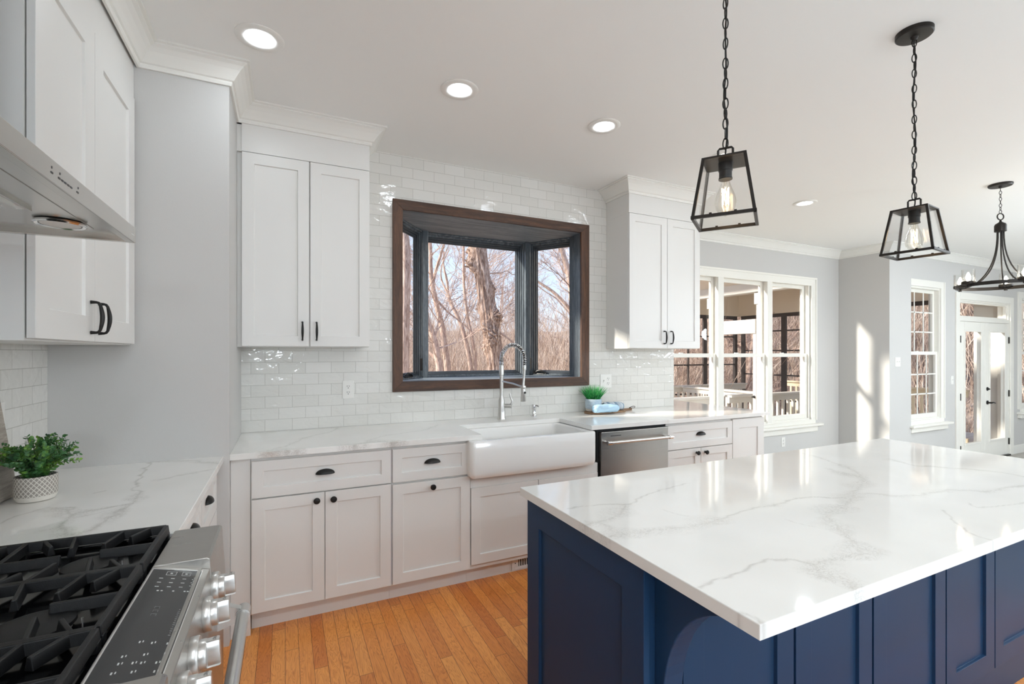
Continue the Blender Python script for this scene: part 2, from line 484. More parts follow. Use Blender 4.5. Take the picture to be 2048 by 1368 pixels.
class MB:
    """collects shapes given in room coordinates"""
    def __init__(s, T=None):
        s.v, s.f, s.T = [], [], T
    def add(s, vs, fs):
        k = len(s.v)
        if s.T is not None:
            vs = [s.T @ Vector(p) for p in vs]
        s.v += [tuple(p) for p in vs]
        s.f += [tuple(i + k for i in f) for f in fs]
        return s
    def box(s, x0, x1, y0, y1, z0, z1):
        x0, x1 = min(x0, x1), max(x0, x1)
        y0, y1 = min(y0, y1), max(y0, y1)
        z0, z1 = min(z0, z1), max(z0, z1)
        return s.add([(x0, y0, z0), (x1, y0, z0), (x1, y1, z0), (x0, y1, z0), (x0, y0, z1), (x1, y0, z1), (x1, y1, z1), (x0, y1, z1)],
                     [(3, 2, 1, 0), (4, 5, 6, 7), (0, 1, 5, 4), (1, 2, 6, 5), (2, 3, 7, 6), (3, 0, 4, 7)])
    def hexa(s, bot, top):
        return s.add(list(bot) + list(top), [(3, 2, 1, 0), (4, 5, 6, 7), (0, 1, 5, 4), (1, 2, 6, 5), (2, 3, 7, 6), (3, 0, 4, 7)])
    def prism(s, poly, z0, z1, axis='z'):
        n = len(poly)
        def P(a, b, c):
            return {'z': (a, b, c), 'x': (c, a, b), 'y': (a, c, b)}[axis]
        vs = [P(a, b, z0) for a, b in poly] + [P(a, b, z1) for a, b in poly]
        fs = [tuple(range(n))[::-1], tuple(range(n, 2 * n))] + [(i, (i + 1) % n, n + (i + 1) % n, n + i) for i in range(n)]
        return s.add(vs, fs)
    def rings(s, loops, cap0=True, cap1=True, closed=True):
        n = len(loops[0])
        vs = [p for L in loops for p in L]
        fs = []
        for j in range(len(loops) - 1):
            for i in range(n if closed else n - 1):
                a, b = j * n + i, j * n + (i + 1) % n
                fs.append((a, b, b + n, a + n))
        if cap0: fs.append(tuple(range(n))[::-1])
        if cap1: fs.append(tuple(range((len(loops) - 1) * n, len(loops) * n)))
        return s.add(vs, fs)
    def tube(s, path, r, n=10, closed=False, cap=True, flat=None):
        P = [Vector(p) for p in path]
        m = len(P)
        R = r if hasattr(r, '__len__') else [r] * m
        loops = []
        t0 = (P[1] - P[0]).normalized()
        up = Vector((0, 0, 1)) if abs(t0.z) < 0.9 else Vector((1, 0, 0))
        nrm = (up - t0 * up.dot(t0)).normalized()
        for i in range(m):
            if closed:
                t = (P[(i + 1) % m] - P[i - 1]).normalized()
            else:
                t = (P[min(i + 1, m - 1)] - P[max(i - 1, 0)]).normalized()
            nrm = (nrm - t * nrm.dot(t))
            nrm = nrm.normalized() if nrm.length > 1e-6 else t.orthogonal().normalized()
            bi = t.cross(nrm)
            fa, fb = flat if flat else (1, 1)
            loops.append([P[i] + nrm * math.cos(2 * PI * k / n) * R[i] * fa + bi * math.sin(2 * PI * k / n) * R[i] * fb for k in range(n)])
        if closed:
            k = len(loops)
            vs = [p for L in loops for p in L]
            fs = []
            for j in range(k):
                for i in range(n):
                    a, b = j * n + i, j * n + (i + 1) % n
                    c, d = ((j + 1) % k) * n + (i + 1) % n, ((j + 1) % k) * n + i
                    fs.append((a, b, c, d))
            return s.add(vs, fs)
        return s.rings(loops, cap, cap)
    def cyl(s, p0, p1, r, n=20, r1=None):
        return s.tube([p0, p1], [r, r if r1 is None else r1], n)
    def lathe(s, prof, c, n=28, axis=(0, 0, 1), cap0=True, cap1=True):
        ax = Vector(axis).normalized()
        a = ax.orthogonal().normalized()
        if abs(ax.z) > 0.99: a = Vector((1, 0, 0))
        b = ax.cross(a)
        c = Vector(c)
        loops = [[c + ax * h + (a * math.cos(2 * PI * k / n) + b * math.sin(2 * PI * k / n)) * max(r, 1e-5) for k in range(n)] for r, h in prof]
        return s.rings(loops, cap0, cap1)
    def torus(s, c, R, r, axis=(0, 0, 1), n=24, m=8, stretch=1.0):
        ax = Vector(axis).normalized()
        a = ax.orthogonal().normalized()
        b = ax.cross(a)
        return s.tube([Vector(c) + a * math.cos(2 * PI * k / n) * R + b * math.sin(2 * PI * k / n) * R * stretch for k in range(n)], r, m, closed=True)
    def build(s, name, mat, parent=None, bevel=0.0, smooth=False, label=None, kind=None, seg=2, origin=None, link=True):
        me = bpy.data.meshes.new(name)
        if parent is None:
            if origin is None:
                A = np.array(s.v)
                lo, hi = A.min(0), A.max(0)
                org = Vector(((lo[0] + hi[0]) / 2, (lo[1] + hi[1]) / 2, lo[2]))
            else:
                org = Vector(origin)
        else:
            org = origin_of(parent)
        me.from_pydata([(p[0] - org.x, p[1] - org.y, p[2] - org.z) for p in s.v], [], s.f)
        me.update()
        bm = bmesh.new()
        bm.from_mesh(me)
        bmesh.ops.recalc_face_normals(bm, faces=bm.faces)
        bm.to_mesh(me)
        bm.free()
        me.materials.append(mat if not isinstance(mat, str) else M[mat])
        o = bpy.data.objects.new(name, me)
        COL.objects.link(o)
        if parent is None:
            o.location = org
        else:
            o.parent = parent
        if smooth:
            me.shade_smooth()
            md = None
            try:
                me.set_sharp_from_angle(angle=math.radians(38))
            except Exception:
                pass
        if bevel:
            md = o.modifiers.new('bevel', 'BEVEL')
            md.width = bevel
            md.segments = seg
            md.limit_method = 'ANGLE'
            md.angle_limit = math.radians(40)
            md.harden_normals = False
        if label: o['label'] = label
        if kind: o['kind'] = kind
        return o

def struct(mb, name, mat, **kw):
    return mb.build(name, mat, kind='structure', origin=(0, 0, 0), **kw)

def copy_tree(o, parent=None):
    c = o.copy()
    COL.objects.link(c)
    c.parent = parent
    for ch in list(o.children):
        copy_tree(ch, c)
    return c

# local frame: u along the face, v up, w out of the face
class Face:
    def __init__(s, o, u, w):
        s.o, s.u, s.w = Vector(o), Vector(u), Vector(w)
    def P(s, u, v, w=0.0):
        return s.o + s.u * u + Vector((0, 0, 1)) * v + s.w * w

def shaker(mb, F, u0, u1, v0, v1, t=0.019, rail=0.06, rec=0.009, ch=0.002):
    def rect(d, w):
        return [F.P(u0 + d, v0 + d, w), F.P(u1 - d, v0 + d, w), F.P(u1 - d, v1 - d, w), F.P(u0 + d, v1 - d, w)]
    return mb.rings([rect(0, 0), rect(0, t), rect(rail, t), rect(rail + ch, t - rec)], True, True)

def fbox(mb, F, u0, u1, v0, v1, w0, w1):
    return mb.hexa([F.P(u0, v0, w0), F.P(u1, v0, w0), F.P(u1, v0, w1), F.P(u0, v0, w1)],
                   [F.P(u0, v1, w0), F.P(u1, v1, w0), F.P(u1, v1, w1), F.P(u0, v1, w1)])

def ring(mb, F, u0, u1, v0, v1, wd, w0, w1, wb=None):
    wb = wd if wb is None else wb
    fbox(mb, F, u0, u0 + wd, v0, v1, w0, w1)
    fbox(mb, F, u1 - wd, u1, v0, v1, w0, w1)
    fbox(mb, F, u0 + wd, u1 - wd, v1 - wd, v1, w0, w1)
    fbox(mb, F, u0 + wd, u1 - wd, v0, v0 + wb, w0, w1)
    return mb

def cup_pull(F, u, v, parent, a=0.048, b=0.026, c=0.026):
    mb = MB()
    n, m = 18, 8
    def grid(k):
        g = []
        for j in range(m + 1):
            s = PI / 2 * j / m
            row = []
            for i in range(n + 1):
                th = PI * i / n
                row.append(F.P(u + k * a * math.cos(th), v + k * b * math.sin(th) * math.cos(s), 0.0008 + k * c * math.sin(th) * math.sin(s)))
            g.append(row)
        return g
    for k, flip in ((1.0, False), (0.93, True)):
        g = grid(k)
        vs = [p for r in g for p in r]
        fs = []
        for j in range(m):
            for i in range(n):
                q = j * (n + 1) + i
                fs.append((q, q + 1, q + n + 2, q + n + 1))
        mb.add(vs, fs)
    return mb.build('cup_pull', 'black', parent, smooth=True)

def knob(F, u, v, parent, r=0.0165):
    mb = MB()
    mb.lathe([(0.010, 0.0), (0.0065, 0.005), (0.0065, 0.012), (r * 0.8, 0.016), (r, 0.020), (r, 0.024), (r * 0.8, 0.028), (0.002, 0.0295)], F.P(u, v, 0), 20, F.w)
    return mb.build('knob', 'black', parent, smooth=True)

def bar_pull(F, u, v0, v1, parent):
    mb = MB()
    path, rad = [], []
    for i in range(6):
        a = PI / 2 * i / 5
        path.append(F.P(u, v0 + 0.008 * (1 - math.cos(a)) + 0.0, 0.001 + 0.020 + 0.006 * math.sin(a) if i else 0.001))
        rad.append(0.0046)
    path = [F.P(u, v0, 0.001), F.P(u, v0, 0.016), F.P(u, v0 + 0.002, 0.022), F.P(u, v0 + 0.009, 0.0265)]
    rad = [0.0062, 0.0046, 0.0046, 0.0046]
    for i in range(1, 12):
        q = i / 12
        path.append(F.P(u, v0 + 0.009 + (v1 - v0 - 0.018) * q, 0.0265 + 0.006 * math.sin(PI * q)))
        rad.append(0.0046 + 0.0025 * math.sin(PI * q))
    path += [F.P(u, v1 - 0.009, 0.0265), F.P(u, v1 - 0.002, 0.022), F.P(u, v1, 0.016), F.P(u, v1, 0.001)]
    rad += [0.0046, 0.0046, 0.0046, 0.0062]
    mb.tube(path, rad, 10)
    return mb.build('bar_pull', 'black', parent, smooth=True)

def sweep(mb, path, prof, ztop):
    """path: 2d points, room on the right-hand side; prof: (out, z)"""
    n = len(path)
    loops = []
    for i in range(n):
        p = Vector(path[i])
        d0 = (Vector(path[i]) - Vector(path[i - 1])).normalized() if i > 0 else None
        d1 = (Vector(path[i + 1]) - Vector(path[i])).normalized() if i < n - 1 else None
        n0 = Vector((d0.y, -d0.x)) if d0 else None
        n1 = Vector((d1.y, -d1.x)) if d1 else None
        if n0 is None: m = n1
        elif n1 is None: m = n0
        else:
            m = (n0 + n1) / (1 + n0.dot(n1))
        loops.append([(p.x + m.x * a, p.y + m.y * a, ztop + z) for a, z in prof])
    return mb.rings(loops, True, True)

# =================================================================== ROOM SHELL
X0, XS, YS, D = -0.911, -0.243, 2.645, 3.343
XN, XR, YN, YR = 3.245, 6.85, 3.97, 3.36
ZC, LOW = 2.785, -0.20
b = MB().box(X0 - 0.15, 3.75, -4.15, 4.1, -0.15, 0)
struct(b, 'floor', 'floor')
b = MB().box(3.75, 12.15, -4.15, 4.1, LOW - 0.15, LOW)
struct(b, 'floor', wood_mat('pale_grey_plank_floor', srgb(150, 144, 136), srgb(178, 172, 163), srgb(198, 192, 184), 'x', 0.4, 0.7))
b = MB().box(X0 - 0.15, 12.15, -4.15, 3.99, ZC, ZC + 0.12)
struct(b, 'ceiling', 'ceiling')
struct(MB().box(X0 - 0.15, X0, -4.0, 3.49, 0, ZC), 'wall_left', 'wall')
struct(MB().box(X0, XS, YS, 3.49, 0, ZC), 'wall_corner', 'wall')
b = MB()
b.box(XS, 0.732, D, 3.48, 0, ZC).box(2.222, XN, D, 3.48, 0, ZC).box(0.732, 2.222, D, 3.48, 0, 1.20).box(0.732, 2.222, D, 3.48, 2.41, ZC)
struct(b, 'wall_back', 'wall')
struct(MB().box(XN - 0.13, XN, 3.48, YN + 0.13, LOW, ZC), 'wall_nook_left', 'wall')
b = MB()
WX0, WX1, WZ0, WZ1 = 3.64, 6.24, 0.52, 2.32
b.box(XN, WX0, YN, YN + 0.13, LOW, ZC).box(WX1, XR + 0.13, YN, YN + 0.13, LOW, ZC)
b.box(WX0, WX1, YN, YN + 0.13, LOW, WZ0).box(WX0, WX1, YN, YN + 0.13, WZ1, ZC)
struct(b, 'wall_nook_back', 'wall')
struct(MB().box(XR, XR + 0.13, YR, YN, LOW, ZC), 'wall_nook_right', 'wall')
b = MB()
YD = 3.40
b.box(XR + 0.13, 7.35, YR, YD + 0.13, LOW, ZC)
for x0, x1, z0, z1 in ((7.35, 8.17, LOW, 0.50), (7.35, 8.17, 2.29, ZC), (8.17, 8.675, LOW, ZC), (8.675, 10.295, 2.18, ZC),
                       (10.295, 10.66, LOW, ZC), (10.66, 11.5, LOW, 0.50), (10.66, 11.5, 2.29, ZC), (11.5, 12.0, LOW, ZC)):
    b.box(x0, x1, YD, YD + 0.13, z0, z1)
struct(b, 'wall_far', 'wall')
struct(MB().box(12.0, 12.15, -4.0, 3.53, LOW, ZC), 'wall_right', 'wall')
b = MB()
ops = [(0.4, 2.2), (3.0, 4.8), (5.6, 7.6), (8.4, 10.4)]  # openings added in the unseen wall to let sky light in
xx = X0 - 0.15
for a, c in ops:
    b.box(xx, a, -4.15, -4.0, LOW, ZC).box(a, c, -4.15, -4.0, LOW, 0.25).box(a, c, -4.15, -4.0, 2.35, ZC)
    xx = c
b.box(xx, 12.15, -4.15, -4.0, LOW, ZC)
struct(b, 'wall_front', 'wall')
struct(MB().box(3.70, 3.77, 0.0, YN, LOW, -0.001), 'trim_1', 'trim', bevel=0.003)

# crown moulding
CP = [(0, -0.102), (0.010, -0.102), (0.014, -0.092), (0.014, -0.084), (0.022, -0.080), (0.034, -0.062), (0.050, -0.040), (0.066, -0.024),
      (0.080, -0.017), (0.080, -0.010), (0.092, -0.008), (0.092, 0.0), (0, 0)]
b = MB()
sweep(b, [(X0, 1.689), (-0.60, 1.689), (-0.60, YS), (XS, YS), (XS, 3.035), (0.470, 3.035), (0.470, D)], CP, ZC)
struct(b, 'trim_2', 'trim')
b = MB()
sweep(b, [(2.482, D), (2.482, 3.035), (3.252, 3.035), (3.252, YN), (XR, YN), (XR, YR), (7.35, YR), (7.355, YD), (11.999, YD)], CP, ZC)
struct(b, 'trim_3', 'trim')
# baseboards
b = MB()
for x0, x1 in ((10.40, 11.99), (7.36, 8.57)):
    b.box(x0, x1, YD - 0.014, YD, LOW, LOW + 0.12).box(x0, x1, YD - 0.009, YD, LOW + 0.12, LOW + 0.135)
struct(b, 'baseboard_right', 'trim', bevel=0.003)
b = MB().box(3.80, XR, YN - 0.014, YN, LOW, LOW + 0.13).box(XR - 0.014, XR, YR, YN, LOW, LOW + 0.13).box(XR, 7.35, YR - 0.014, YR, LOW, LOW + 0.13)
struct(b, 'baseboard_nook', 'trim', bevel=0.003)

# tile
b = MB()
T = 0.009
b.box(XS, 0.672, D - T, D, 0.914, ZC).box(2.293, XN, D - T, D, 0.914, ZC).box(0.672, 2.293, D - T, D, 0.914, 1.137).box(0.672, 2.293, D - T, D, 2.471, ZC)
struct(b, 'wall_backsplash', 'tile_x', label='glossy white subway tile around the bay window above the sink counter')
b = MB().box(X0, X0 + T, -1.5, YS, 0.914, 1.46)
struct(b, 'wall_backsplash', 'tile_y', label='white subway tile on the left wall behind the potted eucalyptus')

# =================================================================== BAY WINDOW
win = empty('window_1', (1.477, D, 1.20), label='bay window over the sink with dark wood casing and blue-black stained frames', kind='structure')
FB = Face((0, D - T, 0), (1, 0, 0), (0, -1, 0))
# mitred casing boards
def mitre(u0, u1, v0, v1, U0, U1, V0, V1, t, side):
    if side == 'top': q = [(U0, V1), (u0, v1), (u1, v1), (U1, V1)]
    if side == 'bottom': q = [(U0, V0), (U1, V0), (u1, v0), (u0, v0)]
    if side == 'left': q = [(U0, V0), (u0, v0), (u0, v1), (U0, V1)]
    if side == 'right': q = [(U1, V0), (U1, V1), (u1, v1), (u1, v0)]
    return MB().hexa([FB.P(a, c, 0) for a, c in q], [FB.P(a, c, t) for a, c in q])
for side in ('top', 'bottom', 'left', 'right'):
    mitre(0.738, 2.216, 1.206, 2.404, 0.670, 2.295, 1.135, 2.4725, 0.019, side).build('casing', 'brownwood' if side in ('top', 'bottom') else 'brownwood_v', win, bevel=0.0015)
YB = 3.86
XL, XRB = 1.038, 1.985
poly = [(0.732, D), (2.222, D), (2.222, 3.482), (2.34, 3.482), (XRB + 0.09, YB + 0.13), (XL - 0.09, YB + 0.13), (0.61, 3.482), (0.732, 3.482)]
MB().prism(poly, 2.405, 2.45).build('head_board', 'baywood', win)
MB().prism(poly, 1.15, 1.203).build('seat_board', 'baywood', win)
MB().box(0.722, 0.736, D - 0.005, 3.50, 1.2, 2.41).build('jamb', 'baywood_v', win)
MB().box(2.218, 2.232, D - 0.005, 3.50, 1.2, 2.41).build('jamb', 'baywood_v', win)
MB().box(XL - 0.024, XL + 0.024, YB - 0.035, YB + 0.11, 1.2, 2.41).build('mullion', 'baywood_v', win, bevel=0.004)
MB().box(XRB - 0.028, XRB + 0.020, YB - 0.035, YB + 0.11, 1.2, 2.41).build('mullion', 'baywood_v', win, bevel=0.004)
def bay_sash(p0, p1, crank, dk=1.0):
    p0, p1 = Vector((*p0, 0)), Vector((*p1, 0))
    L = (p1 - p0).length
    u = (p1 - p0) / L
    w = Vector((u.y, -u.x, 0))
    F = Face(p0, u, w)
    Z0, Z1 = 1.203, 2.405
    def step(mb, side, top, bot, w0, w1):
        w0, w1 = w0 * dk, w1 * dk
        fbox(mb, F, 0, side, Z0, Z1, w0, w1)
        fbox(mb, F, L - side, L, Z0, Z1, w0, w1)
        fbox(mb, F, side, L - side, Z1 - top, Z1, w0, w1)
        fbox(mb, F, side, L - side, Z0, Z0 + bot, w0, w1)
        return mb
    mb = step(MB(), 0.008, 0.012, 0.010, -0.030, 0.0)
    step(mb, 0.016, 0.026, 0.018, -0.052, -0.030)
    mb.build('window_frame', 'baywood_v', win, bevel=0.003)
    s = step(MB(), 0.024, 0.040, 0.030, -0.078, -0.052)
    step(s, 0.031, 0.052, 0.040, -0.100, -0.078)
    step(s, 0.036, 0.060, 0.045, -0.116, -0.100)
    so = s.build('sash', 'sash', win, bevel=0.003)
    fbox(MB(), F, 0.03, L - 0.03, Z0 + 0.04, Z1 - 0.055, -0.110 * dk, -0.106 * dk).build('pane', 'glass', so)
    if crank:
        c = MB()
        cu = L * crank
        c.lathe([(0.024, 0), (0.024, 0.012), (0.014, 0.020)], F.P(cu, Z0 + 0.010, -0.022), 16, (0, 0, 1))
        c.tube([F.P(cu, Z0 + 0.028, -0.020), F.P(cu + 0.03, Z0 + 0.042, -0.016), F.P(cu + 0.075, Z0 + 0.038, -0.016), F.P(cu + 0.115, Z0 + 0.020, -0.018)], [0.009, 0.010, 0.009, 0.007], 8)
        c.tube([F.P(cu - 0.01, Z0 + 0.018, -0.020), F.P(cu + 0.02, Z0 + 0.014, -0.012), F.P(cu + 0.09, Z0 + 0.014, -0.012)], 0.007, 8)
        c.build('crank_handle', 'black', so, smooth=True)
        k = L - 0.014 if crank < 0.5 and p0.x < 1 else 0.004
        lk = MB()
        fbox(lk, F, k, k + 0.007, 1.26, 1.36, -0.028, 0.002)
        lk.build('latch', 'black', so, bevel=0.002)
bay_sash((XL + 0.022, YB), (XRB - 0.027, YB), 0)
bay_sash((0.734, 3.495), (XL - 0.020, YB - 0.02), 0.40, 0.62)
bay_sash((XRB + 0.016, YB - 0.02), (2.220, 3.495), 0.14, 0.9)

# =================================================================== NOOK TRIPLE WINDOW
def double_hung(parent, F, u0, u1, v0, v1, vm, mat, grid=None):
    """sashes in an opening, upper sash further out"""
    up = ring(MB(), F, u0, u1, vm - 0.02, v1, 0.045, -0.085, -0.055, 0.04)
    uo = up.build('upper_sash', mat, parent, bevel=0.003)
    fbox(MB(), F, u0 + 0.04, u1 - 0.04, vm + 0.01, v1 - 0.04, -0.072, -0.068).build('pane', 'glass', uo)
    lo = ring(MB(), F, u0, u1, v0, vm + 0.022, 0.045, -0.050, -0.020, 0.06)
    loo = lo.build('lower_sash', mat, parent, bevel=0.003)
    fbox(MB(), F, u0 + 0.04, u1 - 0.04, v0 + 0.05, vm - 0.015, -0.038, -0.034).build('pane', 'glass', loo)
    fbox(MB(), F, (u0 + u1) / 2 - 0.14, (u0 + u1) / 2 - 0.09, vm + 0.022, vm + 0.032, -0.045, -0.022).build('sash_lock', 'plastic', loo, bevel=0.002)
    if grid:
        nu, nv = grid
        for (a0, a1, c0, c1, w, po) in ((u0 + 0.045, u1 - 0.045, vm + 0.02, v1 - 0.045, -0.066, uo), (u0 + 0.045, u1 - 0.045, v0 + 0.06, vm - 0.02, -0.032, loo)):
            g = MB()
            for i in range(1, nu):
                a = a0 + (a1 - a0) * i / nu
                fbox(g, F, a - 0.009, a + 0.009, c0, c1, w, w + 0.008)
            for j in range(1, nv):
                c = c0 + (c1 - c0) * j / nv
                fbox(g, F, a0, a1, c - 0.009, c + 0.009, w, w + 0.008)
            g.build('muntins', mat, po)
F2 = Face((0, YN, 0), (1, 0, 0), (0, -1, 0))
w2 = empty('window_2', (4.89, YN, WZ0), label='triple double-hung window with cream casing in the breakfast nook', kind='structure')
cs = ring(MB(), F2, WX0 - 0.09, WX1 + 0.10, WZ0 - 0.0, WZ1 + 0.07, 0.105, 0, 0.018, 0.0001)
ring(cs, F2, WX0 - 0.09, WX1 + 0.10, WZ0 - 0.0, WZ1 + 0.07, 0.022, 0.018, 0.028, 0.0001)
cs.build('casing', 'cream', w2, bevel=0.003)
fbox(MB(), F2, WX0 - 0.12, WX1 + 0.19, WZ0 - 0.075, WZ0 - 0.045, 0, 0.06).build('sill', 'cream', w2, bevel=0.006)
fbox(MB(), F2, WX0 - 0.09, WX1 + 0.13, WZ0 - 0.15, WZ0 - 0.075, 0, 0.018).build('apron', 'cream', w2, bevel=0.004)
fbox(MB(), F2, WX0 - 0.06, WX1 + 0.08, WZ0 - 0.045, WZ0 + 0.012, -0.1, 0.02).build('sill_board', 'cream', w2, bevel=0.004)
units = [(3.70, 4.535), (4.62, 5.385), (5.47, 6.20)]
for i, (a, c) in enumerate(units):
    fr = ring(MB(), F2, a - 0.035, c + 0.035, WZ0, WZ1, 0.03, -0.12, 0.0, 0.03)
    fr.build('window_frame', 'cream', w2, bevel=0.003)
    double_hung(w2, F2, a, c, WZ0 + 0.03, WZ1 - 0.03, 1.375, 'cream')
for a, c in ((4.565, 4.59), (5.415, 5.44)):
    m_ = MB()
    fbox(m_, F2, a - 0.035, c + 0.035, WZ0, WZ1, -0.02, 0.016)
    m_.build('mullion', 'cream', w2, bevel=0.006)
fbox(MB(), F2, WX0, 3.67, WZ0, WZ1, -0.12, 0.0).build('jamb', 'cream', w2)
fbox(MB(), F2, 6.225, WX1, WZ0, WZ1, -0.12, 0.0).build('jamb', 'cream', w2)

# =================================================================== FAR WALL WINDOWS AND DOOR
F3 = Face((0, YD, 0), (1, 0, 0), (0, -1, 0))
def far_window(name, u0, u1, label):
    w = empty(name, ((u0 + u1) / 2, YD, 0.5), label=label, kind='structure')
    c = ring(MB(), F3, u0 - 0.0, u1 + 0.10, 0.5, 2.38, 0.10, 0, 0.018, 0.0001)
    if name == 'window_3':
        c = MB()
        fbox(c, F3, u1 - 0.01, u1 + 0.08, 0.5, 2.38, 0, 0.02)
        fbox(c, F3, u0, u1, 2.29, 2.38, 0, 0.02)
        fbox(c, F3, u1 + 0.06, u1 + 0.08, 0.5, 2.38, 0.02, 0.03)
    else:
        c = ring(MB(), F3, u0 - 0.09, u1 + 0.10, 0.5, 2.38, 0.10, 0, 0.02, 0.0001)
    c.build('casing', 'cream', w, bevel=0.003)
    s0 = u0 - (0.03 if name == 'window_3' else 0.12)
    fbox(MB(), F3, s0, u1 + 0.18, 0.425, 0.455, 0.0, 0.085).build('sill', 'cream', w, bevel=0.005)
    fbox(MB(), F3, s0 + 0.03, u1 + 0.11, 0.36, 0.425, 0.0, 0.05).build('apron', 'cream', w, bevel=0.004)
    fbox(MB(), F3, u0, u1 + 0.05, 0.455, 0.51, -0.1, 0.03).build('sill_board', 'cream', w, bevel=0.003)
    ring(MB(), F3, u0, u1, 0.50, 2.29, 0.025, -0.12, 0.0).build('window_frame', 'cream', w)
    double_hung(w, F3, u0 + 0.025, u1 - 0.02, 0.525, 2.265, 1.40, 'cream', (3, 3))
far_window('window_3', 7.35, 8.17, 'narrow twelve-light double-hung window left of the french doors')
far_window('window_4', 10.66, 11.5, 'sliver of a double-hung window at the right edge, past the french doors')
dr = empty('door_1', (9.48, YD, LOW), label='pair of white glazed french doors with a transom light above', kind='structure')
c = MB()
fbox(c, F3, 8.585, 8.685, LOW, 2.27, 0, 0.02)
fbox(c, F3, 10.285, 10.385, LOW, 2.27, 0, 0.02)
fbox(c, F3, 8.685, 10.285, 2.17, 2.27, 0, 0.02)
c.build('casing', 'cream', dr, bevel=0.004)
c = MB()
fbox(c, F3, 8.675, 8.715, LOW, 2.18, -0.13, 0.0)
fbox(c, F3, 10.255, 10.295, LOW, 2.18, -0.13, 0.0)
fbox(c, F3, 8.715, 10.255, 2.15, 2.18, -0.13, 0.0)
fbox(c, F3, 8.715, 10.255, 1.86, 1.92, -0.13, 0.004)
c.build('door_frame', 'cream', dr, bevel=0.003)
tr = ring(MB(), F3, 8.715, 10.255, 1.92, 2.15, 0.022, -0.06, -0.02).build('transom', 'cream', dr)
fbox(MB(), F3, 8.735, 10.235, 1.94, 2.13, -0.042, -0.038).build('pane', 'glass', tr)
fbox(MB(), F3, 8.715, 10.255, LOW, LOW + 0.02, -0.12, 0.03).build('threshold', 'bronze', dr)
for k, (a, c_) in enumerate(((8.72, 9.478), (9.482, 10.25))):
    dp = ring(MB(), F3, a, c_, LOW + 0.02, 1.857, 0.135, -0.045, 0.0, 0.26)
    ring(dp, F3, a + 0.12, c_ - 0.12, LOW + 0.26, 1.737, 0.025, 0.0, 0.012)
    dpo = dp.build('door_panel', 'cream', dr, bevel=0.003)
    fbox(MB(), F3, a + 0.13, c_ - 0.13, LOW + 0.27, 1.73, -0.02, -0.015).build('pane', 'glass', dpo)
    for zz in (-0.03, 0.72, 1.55):
        hx = a if k == 0 else c_
        h = MB()
        h.cyl(F3.P(hx, zz, 0.008), F3.P(hx, zz + 0.10, 0.008), 0.009, 10)
        h.build('hinge', 'bronze', dpo, smooth=True)
    if k == 1:
        h = MB()
        h.lathe([(0.028, 0), (0.028, 0.008), (0.02, 0.014)], F3.P(a + 0.065, 0.86, 0), 18, F3.w)
        h.lathe([(0.012, 0), (0.012, 0.02)], F3.P(a + 0.065, 0.86, 0.012), 10, F3.w)
        h.build('deadbolt', 'black', dpo, smooth=True)
        h = MB()
        h.lathe([(0.03, 0), (0.03, 0.010), (0.012, 0.016), (0.012, 0.05)], F3.P(a + 0.065, 0.655, 0), 18, F3.w)
        h.tube([F3.P(a + 0.065, 0.655, 0.05), F3.P(a + 0.10, 0.66, 0.055), F3.P(a + 0.15, 0.652, 0.055), F3.P(a + 0.19, 0.645, 0.05)], [0.012, 0.010, 0.009, 0.007], 10)
        h.build('lever_handle', 'black', dpo, smooth=True)

